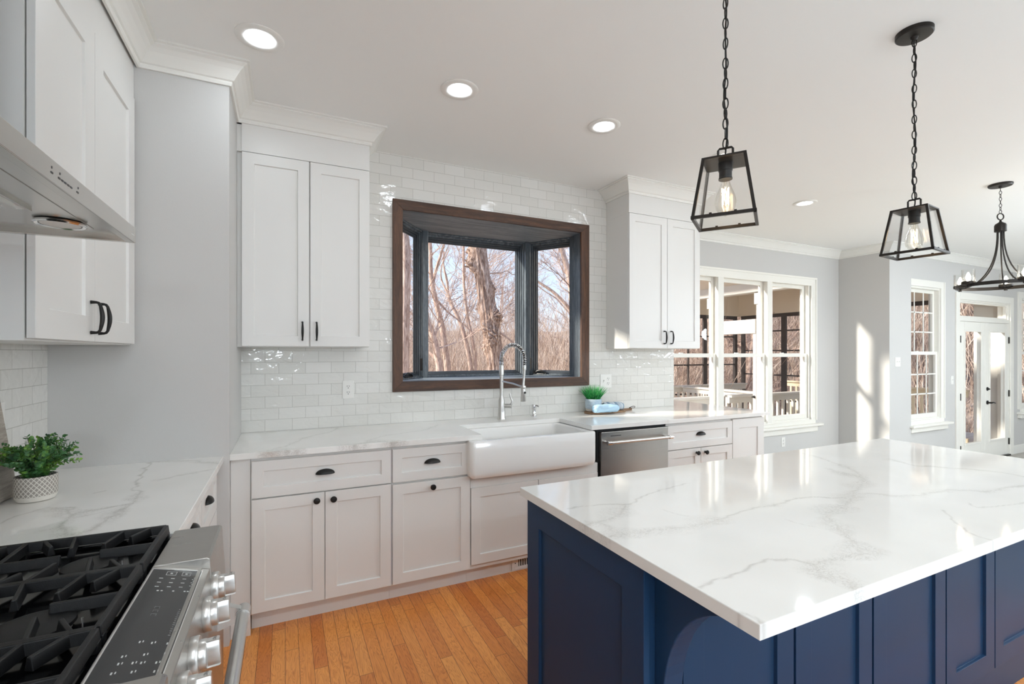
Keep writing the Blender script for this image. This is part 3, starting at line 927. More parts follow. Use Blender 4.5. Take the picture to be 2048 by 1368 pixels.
# =================================================================== WORKTOPS WITH VEINING
VE = [  # (points, line width, line strength, band width, band strength)
    ([(0.81, 1.281), (0.916, 1.271), (1.011, 1.24), (1.101, 1.286), (1.217, 1.328), (1.384, 1.327)], .0035, .8, 0, 0),
    ([(0.767, 1.147), (0.842, 1.144), (0.915, 1.168), (0.996, 1.234)], .003, .5, .035, .9),
    ([(0.758, 1.041), (0.81, 1.035), (0.907, 1.028), (1.033, 0.999), (1.159, 1.017)], .003, .3, .030, 1.0),
    ([(1.159, 1.017), (1.313, 1.029), (1.461, 1.026), (1.575, 1.044), (1.659, 1.013), (1.704, 0.983)], .003, .7, .010, .5),
    ([(0.83, 1.128), (0.815, 1.052), (0.817, 1.022)], .003, .4, .015, .6),
    ([(2.079, 1.239), (2.039, 1.085), (1.868, 1.018), (1.642, 0.94), (1.471, 0.891), (1.406, 0.811), (1.349, 0.741), (1.272, 0.693), (1.191, 0.693), (1.123, 0.703), (1.086, 0.652), (1.083, 0.61), (1.072, 0.575)], .003, .3, .034, 1.1),
    ([(0.776, 0.745), (0.85, 0.752), (0.913, 0.735), (0.964, 0.737), (1.052, 0.752), (1.094, 0.732), (1.123, 0.703)], .0035, .85, 0, 0),
    ([(1.832, 0.975), (1.887, 0.927), (1.978, 0.868), (2.165, 0.877), (2.237, 0.809), (2.376, 0.804), (2.6, 0.73)], .004, .5, .018, .7),
    ([(1.858, 0.777), (1.767, 0.704), (1.689, 0.636), (1.681, 0.580)], .0035, .75, 0, 0),
    ([(2.527, 1.231), (2.477, 1.123), (2.566, 1.031), (2.652, 0.943), (2.652, 0.834)], .005, .6, .02, .6),
    ([(2.3, 1.5), (2.177, 1.216), (2.082, 1.126)], .004, .5, .02, .5),
    ([(2.026, 0.757), (1.99, 0.719), (2.213, 0.68)], .0035, .6, 0, 0),
    ([(0.776, 0.640), (0.785, 0.615), (0.796, 0.583)], .003, .8, 0, 0),
    ([(1.076, 1.142), (1.085, 1.099), (1.103, 1.067)], .003, .5, 0, 0),
    ([(1.334, 0.922), (1.35, 0.88), (1.36, 0.858)], .003, .5, 0, 0),
    ([(-0.546, 2.65), (-0.54, 2.46), (-0.515, 2.275), (-0.486, 2.114), (-0.461, 2.085)], .003, .9, .006, .8),
    ([(-0.461, 2.085), (-0.456, 1.943), (-0.51, 1.926), (-0.588, 1.898)], .004, .7, .022, 1.3),
    ([(-0.456, 1.943), (-0.476, 1.819), (-0.474, 1.726), (-0.507, 1.669), (-0.577, 1.764)], .004, .7, .022, 1.3),
    ([(-0.657, 1.983), (-0.624, 1.953), (-0.588, 1.898), (-0.567, 1.792), (-0.577, 1.764)], .004, .7, .028, 1.3),
    ([(-0.83, 1.80), (-0.744, 1.876), (-0.723, 1.937), (-0.683, 2.022), (-0.607, 1.959)], .003, .8, 0, 0),
    ([(-0.449, 2.244), (-0.395, 2.301), (-0.332, 2.338), (-0.26, 2.375)], .004, .6, .014, .8),
    ([(-0.60, 2.65), (-0.45, 2.622), (-0.388, 2.592), (-0.268, 2.48)], .004, .7, .018, 1.0),
    ([(-0.603, 2.142), (-0.582, 2.17)], .003, .9, 0, 0),
    ([(-0.563, 1.837), (-0.498, 1.881), (-0.467, 1.934)], .003, .7, 0, 0),
    ([(-0.10, 2.66), (0.02, 2.80), (0.10, 3.02), (0.26, 3.16), (0.32, 3.34)], .004, .5, .02, .6),
    ([(0.30, 2.655), (0.42, 2.70), (0.56, 2.655)], .005, .8, .05, 1.5),
    ([(-0.10, 2.655), (0.0, 2.67), (0.06, 2.655)], .005, .8, .04, 1.5),
    ([(0.40, 2.72), (0.55, 2.90), (0.80, 2.98), (0.95, 3.15)], .004, .5, .02, .5),
    ([(2.10, 3.20), (2.25, 3.02), (2.30, 2.80), (2.55, 2.66)], .004, .4, .02, .4),
    ([(2.9, 3.3), (3.1, 3.0), (3.4, 2.9), (3.6, 2.7)], .004, .4, .02, .4),
]
def wob(P, seed, f, amp):
    r = np.random.default_rng(seed)
    out = np.zeros(len(P))
    for k in range(5):
        kx, ky = r.normal(0, f * (1 + k * 0.6), 2)
        out += np.sin(P[:, 0] * kx + P[:, 1] * ky + r.uniform(0, 6.28)) * amp / (1 + 0.5 * k)
    return out
def vein_fields(P):
    Q = P + np.stack([wob(P, 3, 18, 0.006) + wob(P, 5, 70, 0.0022), wob(P, 4, 18, 0.006) + wob(P, 6, 70, 0.0022)], 1)
    vein, band = np.zeros(len(P)), np.zeros(len(P))
    for pts, lw, ls, bw, bs in VE:
        A = np.array(pts)
        lo, hi = A.min(0) - 0.12, A.max(0) + 0.12
        sel = np.where((Q > lo).all(1) & (Q < hi).all(1))[0]
        if len(sel) == 0: continue
        q = Q[sel]
        dmin = np.full(len(q), 9.0)
        for a, c in zip(A[:-1], A[1:]):
            ab = c - a
            t = np.clip(((q - a) @ ab) / (ab @ ab), 0, 1)
            dmin = np.minimum(dmin, np.linalg.norm(q - a - t[:, None] * ab, axis=1))
        vein[sel] = np.maximum(vein[sel], ls * np.exp(-(dmin / lw) ** 2))
        if bw:
            wmod = bw * (1.0 + 0.45 * np.sin(q[:, 0] * 23 + q[:, 1] * 31))
            band[sel] = np.maximum(band[sel], bs * np.clip(1.35 - dmin / np.maximum(wmod, .004), 0, 1))
    return vein, band
def slab(name, rects_x, rects_y, keep, z0, z1, step, label, cat, parent=None, part=False):
    def axis(br):
        out = []
        for a, c in zip(br[:-1], br[1:]):
            n = max(1, int(round((c - a) / step)))
            out += list(np.linspace(a, c, n, endpoint=False))
        return np.array(out + [br[-1]])
    xs, ys = axis(rects_x), axis(rects_y)
    cx, cy = (xs[:-1] + xs[1:]) / 2, (ys[:-1] + ys[1:]) / 2
    km = keep(cx[:, None], cy[None, :]) * np.ones((len(cx), len(cy)), bool)
    idx = -np.ones((len(xs), len(ys)), int)
    used = np.zeros((len(xs), len(ys)), bool)
    for a in (0, 1):
        for c in (0, 1):
            used[a:a + km.shape[0], c:c + km.shape[1]] |= km
    idx[used] = np.arange(used.sum())
    X, Y = np.meshgrid(xs, ys, indexing='ij')
    P = np.stack([X[used], Y[used]], 1)
    n = len(P)
    I, J = np.where(km)
    top = np.stack([idx[I, J], idx[I + 1, J], idx[I + 1, J + 1], idx[I, J + 1]], 1)
    faces = [tuple(f) for f in top.tolist()]
    cnt = {}
    for f in faces:
        for k in range(4):
            cnt[(f[k], f[(k + 1) % 4])] = 1
    bot = {}
    vs = [(p[0], p[1], z1) for p in P.tolist()]
    src = list(range(n))
    def low(i):
        if i not in bot:
            bot[i] = len(vs)
            vs.append((vs[i][0], vs[i][1], z0))
            src.append(i)
        return bot[i]
    for (a, c) in list(cnt):
        if (c, a) not in cnt:
            faces.append((c, a, low(a), low(c)))
    # underside
    for i0, i1, j0, j1 in []: pass
    me = bpy.data.meshes.new(name)
    A = np.array(vs)
    lo_, hi_ = A.min(0), A.max(0)
    org = np.array(((lo_[0] + hi_[0]) / 2, (lo_[1] + hi_[1]) / 2, lo_[2]))
    # coarse bottom faces from break rectangles
    bx, by = rects_x, rects_y
    extra = []
    for a, c in zip(bx[:-1], bx[1:]):
        for d_, e_ in zip(by[:-1], by[1:]):
            if bool(np.all(keep(np.array([[(a + c) / 2]]), np.array([[(d_ + e_) / 2]])))):
                k = len(vs)
                vs += [(a, d_, z0), (a, e_, z0), (c, e_, z0), (c, d_, z0)]
                src += [0] * 4
                faces.append((k, k + 1, k + 2, k + 3))
    me.from_pydata([(v[0] - org[0], v[1] - org[1], v[2] - org[2]) for v in vs], [], faces)
    me.update()
    ve, ba = vein_fields(P)
    src = np.array(src)
    for nm, arr in (('vein', ve), ('band', ba)):
        at = me.attributes.new(nm, 'FLOAT', 'POINT')
        at.data.foreach_set('value', arr[src].astype(np.float32))
    me.materials.append(M['quartz'])
    o = bpy.data.objects.new(name, me)
    o.location = org
    COL.objects.link(o)
    md = o.modifiers.new('bevel', 'BEVEL')
    md.width = 0.002
    md.segments = 2
    md.limit_method = 'ANGLE'
    md.angle_limit = math.radians(60)
    return tag(o, label, cat)
ZT, ZB = 0.914, 0.885
slab('island_worktop', [0.777, 3.107], [0.586, 1.564], lambda x, y: (x > 0) & (y > 0), ZB, ZT, 0.005,
     'white quartz slab with grey veins on top of the navy island', 'countertop')
slab('worktop', [X0 + T, -0.266], [1.573, YS], lambda x, y: (x < 9) & (y > 0), ZB, ZT, 0.005,
     'white quartz counter with grey veins between the range and the grey corner wall', 'countertop')
slab('worktop', [XS, 1.071, 1.863, XN, 3.654], [2.663, 3.08, D - T, 3.94], lambda x, y: ~((x > 1.071) & (x < 1.863) & (y < 3.08)) & ~((x < XN) & (y > D - T)), ZB, ZT, 0.006,
     'long white quartz counter under the bay window, cut out around the sink', 'countertop')

# =================================================================== BASE CABINETS, SINK WALL
YF, YFB = 2.683, 2.702
FF = Face((0, YFB, 0), (1, 0, 0), (0, -1, 0))
def base_cab(x0, x1, label, drawer=None, doors=(), toe=True, ztop=0.884, zlow=0.10):
    r = empty('base_cabinet', ((x0 + x1) / 2, 3.0, 0), label, 'cabinet', 'white base cabinets along the sink wall')
    c = MB().box(x0, x1, YFB, D - 0.012, zlow, ztop)
    if toe: c.box(x0, x1, 2.762, 2.78, 0.0, zlow)
    c.build('body', 'cab', r)
    if drawer:
        a, c_, z0, z1, pz = drawer
        d = shaker(MB(), FF, a, c_, z0, z1, rail=0.052).build('drawer', 'cab', r, bevel=0.001)
        cup_pull(Face((0, YFB - 0.019 + 0.008, 0), (1, 0, 0), (0, -1, 0)), (a + c_) / 2, pz, d)
    for (a, c_, z0, z1, kx, kz) in doors:
        d = shaker(MB(), FF, a, c_, z0, z1, rail=0.058).build('door', 'cab', r, bevel=0.001)
        if kx is not None:
            knob(Face((0, YF, 0), (1, 0, 0), (0, -1, 0)), kx, kz, d)
    return r
base_cab(-0.155, 0.5355, 'white base cabinet with a wide drawer over two doors, next to the corner wall',
         (-0.151, 0.5315, 0.682, 0.866, 0.770), [(-0.151, 0.186, 0.110, 0.675, 0.148, 0.638), (0.190, 0.5315, 0.110, 0.675, 0.230, 0.636)])
base_cab(0.5365, 1.0025, 'narrow white pull-out cabinet with one drawer and one door, left of the sink',
         (0.541, 0.999, 0.680, 0.866, 0.770), [(0.541, 0.999, 0.110, 0.668, 0.768, 0.634)])
r = base_cab(1.0035, 1.9295, 'white sink base cabinet with two short doors below the apron sink', None,
         [(1.007, 1.464, 0.130, 0.592, None, 0), (1.468, 1.926, 0.130, 0.592, None, 0)], ztop=0.655)
MB().box(1.0035, 1.9295, YFB - 0.012, YFB, 0.592, 0.655).build('apron_rail', 'cab', r, bevel=0.002)
base_cab(2.551, 3.234, 'white base cabinet right of the dishwasher, one drawer over two doors',
         (2.555, 3.230, 0.682, 0.862, 0.775), [(2.555, 2.886, 0.110, 0.676, 2.842, 0.642), (2.890, 3.230, 0.110, 0.676, 2.932, 0.640)])
r = empty('end_panel', (3.42, 3.0, 0), 'shaker end panel closing the counter run beside the breakfast nook', 'panel')
MB().box(3.235, 3.606, YFB, 3.62, 0.0, 0.884).build('body', 'cab', r)
shaker(MB(), FF, 3.236, 3.606, 0.0, 0.872, rail=0.075).build('front_panel', 'cab', r, bevel=0.001)
tag(MB().box(XS + 0.001, -0.1565, YFB - 0.004, YFB + 0.02, 0.0, 0.884).build('filler_strip', 'cab', bevel=0.001),
    'plain white filler strip between the corner wall and the first base cabinet', 'panel')

# floor register in the toe kick
r = empty('floor_register', (1.50, 2.755, 0.01), 'white slotted heating register set in the toe kick below the sink', 'vent')
b = MB()
FR = Face((0, 2.7615, 0), (1, 0, 0), (0, -1, 0))
ring(b, FR, 1.312, 1.70, 0.008, 0.092, 0.02, 0, 0.006)
fbox(b, FR, 1.332, 1.358, 0.028, 0.072, 0, 0.006)
b.build('frame', 'cab', r, bevel=0.001)
fbox(MB(), FR, 1.358, 1.68, 0.028, 0.072, 0, 0.001).build('backing', 'slot', r)
b = MB()
for i in range(20):
    x = 1.3655 + i * 0.0158
    fbox(b, FR, x, x + 0.0055, 0.028, 0.072, 0.001, 0.005)
b.build('louvres', 'cab', r)
MB().lathe([(0.004, 0), (0.003, 0.002)], FR.P(1.336, 0.052, 0.006), 10, FR.w).build('screw', 'bronze', r)

# =================================================================== SINK
def rr(x0, x1, y0, y1, r, z, n=6):
    out = []
    for (cx, cy, a0) in ((x1 - r, y1 - r, 0), (x0 + r, y1 - r, 90), (x0 + r, y0 + r, 180), (x1 - r, y0 + r, 270)):
        for k in range(n + 1):
            a = math.radians(a0 + 90 * k / n)
            out.append((cx + r * math.cos(a), cy + r * math.sin(a), z))
    return out
r = empty('farmhouse_sink', (1.425, 2.86, 0.656), 'white fireclay apron-front sink below the bay window', 'sink')
b = MB()
ax0, ax1, ay0, ay1, az0, az1 = 0.980, 1.872, 2.615, 3.12, 0.657, 0.884
L = [rr(ax0 + .03, ax1 - .03, ay0 + .03, ay1 - .02, .02, az0),
     rr(ax0 + .012, ax1 - .012, ay0 + .010, ay1 - .006, .025, az0 + .006),
     rr(ax0 + .003, ax1 - .003, ay0 + .003, ay1 - .002, .03, az0 + .018),
     rr(ax0, ax1, ay0, ay1, .03, az0 + .035), rr(ax0, ax1, ay0, ay1, .03, az1 - .010),
     rr(ax0 + .003, ax1 - .003, ay0 + .003, ay1 - .003, .028, az1 - .003), rr(ax0 + .010, ax1 - .010, ay0 + .010, ay1 - .01, .024, az1),
     rr(ax0 + .055, ax1 - .055, ay0 + .034, ay1 - .055, .035, az1), rr(ax0 + .062, ax1 - .062, ay0 + .041, ay1 - .062, .032, az1 - .003),
     rr(ax0 + .066, ax1 - .066, ay0 + .045, ay1 - .066, .03, az1 - .012), rr(ax0 + .072, ax1 - .072, ay0 + .052, ay1 - .072, .03, az0 + .05),
     rr(ax0 + .095, ax1 - .095, ay0 + .075, ay1 - .095, .02, az0 + .032)]
b.rings(L, True, True)
b.build('basin', 'porcelain', r, smooth=True)
MB().lathe([(0.001, 0.0), (0.040, 0.0), (0.044, 0.003), (0.046, 0.0005)], (1.425, 2.88, az0 + .0325), 24, cap0=False, cap1=False).build('drain', 'chrome', r, smooth=True)

# =================================================================== FAUCET AND SOAP DISPENSER
r = empty('spring_faucet', (1.451, 3.229, ZT), 'tall chrome pull-down faucet with an exposed spring arch, behind the sink', 'faucet')
fx, fy = 1.451, 3.229
b = MB().lathe([(0.032, 0.0), (0.032, 0.004), (0.0285, 0.01), (0.026, 0.07), (0.0235, 0.135), (0.019, 0.152), (0.0155, 0.165), (0.0145, 0.18), (0.0145, 0.325),
                (0.0175, 0.328), (0.0175, 0.395), (0.015, 0.402), (0.009, 0.404)], (fx, fy, ZT), 28)
b.build('body', 'nickel', r, smooth=True)
ex, ey = 1.53, 3.010
dx, dy = ex - fx, ey - fy
arc = []
R = math.hypot(dx, dy) / 2
zs, zt = ZT + 0.40, 1.462
arc += [Vector((fx, fy, zs))]
for k in range(25):
    a = PI * (1 - k / 24)
    q = 0.5 + 0.5 * math.cos(a)
    arc.append(Vector((fx + dx * q, fy + dy * q, 1.355 + (zt - 1.355) * math.sin(a))))
arc += [Vector((ex, ey, 1.31))]
MB().tube(arc, 0.0065, 8).build('hose', 'rubber', r, smooth=True)
# spring
lens = [0]
for a, c in zip(arc[:-1], arc[1:]): lens.append(lens[-1] + (c - a).length)
side = Vector((-dy, dx, 0)).normalized()
pts = []
turns, NS = 36, 36 * 12
for i in range(NS + 1):
    s_ = lens[-1] * (i / NS)
    j = max(k for k in range(len(lens)) if lens[k] <= s_ + 1e-9)
    j = min(j, len(arc) - 2)
    t = (s_ - lens[j]) / max(lens[j + 1] - lens[j], 1e-6)
    p = arc[j].lerp(arc[j + 1], t)
    tg = (arc[j + 1] - arc[j]).normalized()
    n2 = side.cross(tg)
    a = 2 * PI * turns * (i / NS) ** 0.8
    pts.append(p + (side * math.cos(a) + n2 * math.sin(a)) * 0.0145)
MB().tube(pts, 0.0025, 6).build('spring', 'chrome', r, smooth=True)
b = MB().lathe([(0.014, 0), (0.015, 0.008), (0.0135, 0.03), (0.012, 0.036)], (ex, ey, 1.284), 20)
b.tube([(ex, ey, 1.286), (ex - 0.002, ey, 1.24), (ex - 0.006, ey, 1.20), (ex - 0.008, ey, 1.165)], [0.010, 0.0085, 0.0085, 0.011], 14)
b.build('lower_hose', 'nickel', r, smooth=True)
b = MB().lathe([(0.014, 0.105), (0.016, 0.098), (0.0165, 0.07), (0.019, 0.0), (0.017, -0.003), (0.001, -0.003)], (ex - 0.008, ey, 1.065), 22, cap0=True, cap1=True)
so = b.build('sprayer_head', 'nickel', r, smooth=True)
MB().lathe([(0.008, 0), (0.008, 0.004), (0.005, 0.006)], (ex - 0.004, ey - 0.0165, 1.125), 14, (0.2, -1, 0)).build('spray_button', 'black', so, smooth=True)
b = MB()
b.tube([(fx, fy, 1.195), (fx + dx * 0.5, fy + dy * 0.5, 1.183), (ex - 0.008, ey, 1.163)], [0.0065] * 3, 12)
b.lathe([(0.0185, -0.010), (0.0195, -0.006), (0.0195, 0.006), (0.0185, 0.010)], (ex - 0.008, ey, 1.162), 20)
b.build('support_arm', 'nickel', r, smooth=True)
b = MB()
b.tube([(fx, fy, 1.012), (fx + 0.05, fy - 0.035, 1.012), (fx + 0.062, fy - 0.044, 1.012)], [0.015, 0.015, 0.017], 16)
b.tube([(fx + 0.058, fy - 0.040, 1.018), (fx + 0.068, fy - 0.046, 1.045), (fx + 0.056, fy - 0.040, 1.075), (fx + 0.050, fy - 0.036, 1.105)], [0.010, 0.0075, 0.0062, 0.0045], 10)
b.build('lever_handle', 'nickel', r, smooth=True)
r = empty('soap_dispenser', (1.741, 3.262, ZT), 'short chrome soap dispenser pump to the right of the faucet', 'soap dispenser')
b = MB().lathe([(0.024, 0), (0.024, 0.004), (0.017, 0.008), (0.0145, 0.016), (0.017, 0.022), (0.0145, 0.03), (0.0145, 0.052)], (1.741, 3.262, ZT), 24)
b.build('base', 'chrome', r, smooth=True)
b = MB().lathe([(0.017, 0.052), (0.0185, 0.056), (0.0185, 0.088), (0.017, 0.092), (0.001, 0.092)], (1.741, 3.262, ZT), 24)
b.tube([(1.741, 3.262, ZT + 0.082), (1.752, 3.235, ZT + 0.084), (1.758, 3.215, ZT + 0.078)], [0.008, 0.007, 0.0055], 10)
b.build('pump_head', 'chrome', r, smooth=True)

# =================================================================== DISHWASHER
r = empty('dishwasher', (2.245, 3.0, 0), 'stainless steel dishwasher under the counter right of the sink', 'dishwasher')
MB().box(1.931, 2.549, 2.705, 3.30, 0.02, 0.882).box(1.95, 2.54, 2.76, 2.78, 0, 0.1).build('body', 'rubber', r)
b = MB().box(1.948, 2.546, 2.672, 2.705, 0.115, 0.862)
dd = b.build('door', 'steel', r, bevel=0.003)
MB().box(2.025, 2.115, 2.6712, 2.673, 0.8295, 0.8345).build('vent_slot', 'slot', dd)
hb = MB().cyl((1.965, 2.616, 0.797), (2.530, 2.616, 0.797), 0.0105, 18)
hb = hb.build('handle', 'nickel', dd, smooth=True)
for x in (1.975, 2.520):
    q = MB().cyl((x - 0.016, 2.616, 0.797), (x + 0.016, 2.616, 0.797), 0.0135, 18)
    q.cyl((x, 2.616, 0.797), (x, 2.672, 0.797), 0.009, 12)
    q.build('handle_mount', 'chrome', hb, smooth=True)

# =================================================================== UPPER CABINETS
def upper_cab(name_label, x0, x1, xs, y_face=3.03):
    r = empty('wall_cabinet', ((x0 + x1) / 2, 3.2, 1.44), name_label, 'cabinet', 'white wall cabinets beside the bay window')
    MB().box(x0, x1, y_face + 0.021, D - T - 0.001, 1.440, 2.53).build('body', 'cab', r, bevel=0.001)
    F = Face((0, y_face + 0.0195, 0), (1, 0, 0), (0, -1, 0))
    MB().box(x0, x1, y_face + 0.005, D - T - 0.001, 2.5305, 2.782).build('fascia', 'cab', r)
    for (a, c) in ((x0 + 0.001, xs - (0.0045 if x0 < 0 else 0.002)), (xs + 0.002, x1 - 0.001)):
        d = shaker(MB(), F, a, c, 1.444, 2.526, rail=0.060).build('door', 'cab', r, bevel=0.001)
        hx = c - 0.036 if c < xs + 0.001 else a + 0.034
        bar_pull(Face((0, y_face, 0), (1, 0, 0), (0, -1, 0)), hx, 1.482, 1.584, d)
    return r
upper_cab('white two-door wall cabinet left of the bay window, beside the corner wall', -0.219, 0.470, 0.1306)
upper_cab('white two-door wall cabinet right of the bay window, near the nook', 2.482, 3.251, 2.880)
tag(MB().box(XS, -0.2195, 3.060, D - T - 0.001, 1.440, 2.53).box(XS, -0.2195, 3.045, D - T - 0.001, 2.5305, 2.68).build('filler_strip', 'cab'),
    'thin white filler beside the left wall cabinet, against the corner wall', 'panel')
# left wall cabinet
r = empty('wall_cabinet', (-0.76, 2.16, 1.44), 'tall white two-door wall cabinet on the left wall beyond the range hood', 'cabinet')
MB().box(X0 + T, -0.6225, 1.689, YS - 0.002, 1.440, 2.53).build('body', 'cab', r, bevel=0.001)
MB().box(X0 + T, -0.610, 1.689, YS - 0.002, 2.5305, 2.782).build('fascia', 'cab', r)
MB().box(-0.680, -0.6225, 1.686, 1.689, 1.440, 2.53).build('side_stile', 'cab', r)
FL = Face((-0.619, 0, 0), (0, 1, 0), (1, 0, 0))
for (a, c) in ((1.690, 2.126), (2.130, 2.612)):
    d = shaker(MB(), FL, a, c, 1.446, 2.526, rail=0.085).build('door', 'cab', r, bevel=0.001)
    bar_pull(Face((-0.60, 0, 0), (0, 1, 0), (1, 0, 0)), c - 0.042 if a < 2 else a + 0.030, 1.476, 1.580, d)

# =================================================================== BASE CABINETS, LEFT RUN
FLB = Face((-0.307, 0, 0), (0, 1, 0), (1, 0, 0))
def left_base(y0, y1, py, label):
    r = empty('base_cabinet', (-0.6, (y0 + y1) / 2, 0), label, 'cabinet', 'white base cabinets on the left wall')
    MB().box(X0, -0.307, y0, y1, 0.10, 0.884).box(-0.40, -0.38, y0, y1, 0, 0.10).build('body', 'cab', r)
    d = shaker(MB(), FLB, y0 + 0.004, y1 - 0.004, 0.682, 0.868, rail=0.05).build('drawer', 'cab', r, bevel=0.001)
    cup_pull(Face((-0.296, 0, 0), (0, 1, 0), (1, 0, 0)), py, 0.782, d)
    d = shaker(MB(), FLB, y0 + 0.004, y1 - 0.004, 0.11, 0.676, rail=0.057).build('door', 'cab', r, bevel=0.001)
    knob(Face((-0.288, 0, 0), (0, 1, 0), (1, 0, 0)), y0 + 0.04, 0.638, d)
left_base(2.150, 2.600, 2.345, 'white base cabinet with a cup-pull drawer, next to the corner wall on the left')
left_base(1.760, 2.148, 1.985, 'white base cabinet with a cup-pull drawer, just beyond the range')
tag(MB().box(X0, -0.30, 2.6015, YS - 0.001, 0, 0.884).build('filler_strip', 'cab'), 'white filler strip where the left cabinets meet the corner wall', 'panel')
tag(MB().box(X0, -0.30, 1.575, 1.7585, 0, 0.884).build('filler_strip', 'cab'), 'white filler strip between the range and the left base cabinets', 'panel')

# =================================================================== RANGE
RY0, RY1 = 0.72, 1.555
r = empty('gas_range', (-0.53, (RY0 + RY1) / 2, 0), 'stainless steel gas range with black cast iron grates on the left wall', 'range')
b = MB().box(X0 + T, -0.175, RY0, RY1, 0.09, 0.905).box(-0.86, -0.28, RY0 + 0.03, RY1 - 0.03, 0, 0.09)
b.build('body', 'steel', r, bevel=0.003)
b = MB().box(X0 + T, -0.272, RY0 + 0.004, RY1 - 0.004, 0.9055, 0.912)
ring(b, Face((-0.9, RY0, 0.9), (0, 1, 0), (0, 0, 1)), 0, 0, 0, 0, 0, 0, 0) if False else None
b.box(X0 + T, -0.28, RY0 + 0.004, RY0 + 0.016, 0.912, 0.922).box(X0 + T, -0.28, RY1 - 0.016, RY1 - 0.004, 0.912, 0.922).box(X0 + T, X0 + 0.06, RY0 + 0.016, RY1 - 0.016, 0.912, 0.93)
b.build('cooktop', 'enamel', r, bevel=0.003)
# control panel: flat end shoulders, sloping middle
b = MB()
prof = [(-0.270, 0.880), (-0.270, 0.926), (-0.166, 0.926), (-0.160, 0.922), (-0.152, 0.790), (-0.178, 0.785)]
b.prism([(z, x) for x, z in prof], 0, 0) if False else None
def xz_prism(mb, prof, y0, y1):
    n = len(prof)
    vs = [(x, y0, z) for x, z in prof] + [(x, y1, z) for x, z in prof]
    return mb.add(vs, [tuple(range(n)), tuple(range(n, 2 * n))[::-1]] + [(i, (i + 1) % n, n + (i + 1) % n, n + i) for i in range(n)])
xz_prism(b, prof, 1.318, RY1)
xz_prism(b, prof, RY0, 0.872)
mid = [(-0.270, 0.880), (-0.270, 0.926), (-0.160, 0.898), (-0.152, 0.790), (-0.178, 0.785)]
xz_prism(b, mid, 0.872, 1.318)
cpn = b.build('control_panel', 'steel', r, bevel=0.0015)
# glass inset on the slope
sl = Vector((0.110, 0, -0.028)).normalized()
nr = Vector((0.028, 0, 0.110)).normalized()
def SLP(a, y, h):   # a: 0..1 down the slope
    return Vector((-0.270, y, 0.926)) + Vector((0.110, 0, -0.028)) * a + nr * h
b = MB().hexa([SLP(0.05, 0.890, -0.004), SLP(0.87, 0.890, -0.004), SLP(0.87, 1.300, -0.004), SLP(0.05, 1.300, -0.004)],
              [SLP(0.05, 0.890, 0.0012), SLP(0.87, 0.890, 0.0012), SLP(0.87, 1.300, 0.0012), SLP(0.05, 1.300, 0.0012)])
gl = b.build('control_glass', 'glassblack', cpn)
for (a0, a1, y0_, y1_) in ((0.03, 0.05, 0.886, 1.304), (0.87, 0.885, 0.886, 1.304), (0.05, 0.87, 1.300, 1.304), (0.05, 0.87, 0.886, 0.890)):
    MB().hexa([SLP(a0, y0_, -0.004), SLP(a1, y0_, -0.004), SLP(a1, y1_, -0.004), SLP(a0, y1_, -0.004)], [SLP(a0, y0_, 0.0014), SLP(a1, y0_, 0.0014), SLP(a1, y1_, 0.0014), SLP(a0, y1_, 0.0014)]).build('glass_trim', 'chrome', cpn)
MK = {'parent': None, 'mat': 'mark', 'name': 'printed_mark'}
def pmark(mb, a, y, wa, wy, h=0.0016):
    MB().hexa([SLP(a - wa, y - wy, 0.001), SLP(a + wa, y - wy, 0.001), SLP(a + wa, y + wy, 0.001), SLP(a - wa, y + wy, 0.001)],
            [SLP(a - wa, y - wy, h), SLP(a + wa, y - wy, h), SLP(a + wa, y + wy, h), SLP(a - wa, y + wy, h)]).build(MK['name'], MK['mat'], gl)
b = MB()
for i in range(3):
    for j in range(3):
        pmark(b, 0.25 + i * 0.19, 1.255 - j * 0.020, 0.030, 0.0012)
for j in range(3):
    pmark(b, 0.80, 1.262 - j * 0.016, 0.020, 0.0014)
    pmark(b, 0.77, 1.254 - j * 0.016, 0.012, 0.0010)
for (a, y) in ((0.30, 1.196), (0.36, 1.196), (0.54, 1.196), (0.72, 1.196), (0.77, 1.196)):
    pmark(b, a, y, 0.016, 0.0022)
for (a0, a1, y0, y1) in ((0.30, 0.46, 1.272, 1.290), (0.56, 0.70, 1.272, 1.290)):
    for (a, y, wa, wy) in (((a0 + a1) / 2, y0, (a1 - a0) / 2, .0004), ((a0 + a1) / 2, y1, (a1 - a0) / 2, .0004), (a0, (y0 + y1) / 2, .004, (y1 - y0) / 2), (a1, (y0 + y1) / 2, .004, (y1 - y0) / 2), ((a0 + a1) / 2, (y0 + y1) / 2, .02, .003)):
        pmark(b, a, y, wa, wy)
for (a, y) in ((0.42, 1.003), (0.58, 1.000), (0.78, 0.998), (0.30, 0.960), (0.55, 0.965), (0.80, 0.968), (0.30, 0.940), (0.46, 0.942), (0.56, 0.942), (0.74, 0.942), (0.84, 0.945), (0.50, 0.918), (0.76, 0.918), (0.28, 0.915)):
    pmark(b, a, y, 0.010, 0.0030)
    pmark(b, a + 0.04, y + 0.002, 0.007, 0.0026)
# display digits as small segments: pale, dim
MK['mat'] = simple('dim_grey_display_text', srgb(110, 110, 108), 0.5)
MK['name'] = 'display_segment'
b = MB()
for k in range(3):
    pmark(b, 0.42, 1.128 - k * 0.014, 0.035, 0.0008)
    pmark(b, 0.455, 1.125 - k * 0.014, 0.004, 0.004)
    pmark(b, 0.385, 1.125 - k * 0.014, 0.004, 0.004)
for k in range(14):
    pmark(b, 0.76, 1.118 - k * 0.0072, 0.016 if k % 3 else 0.010, 0.0016)
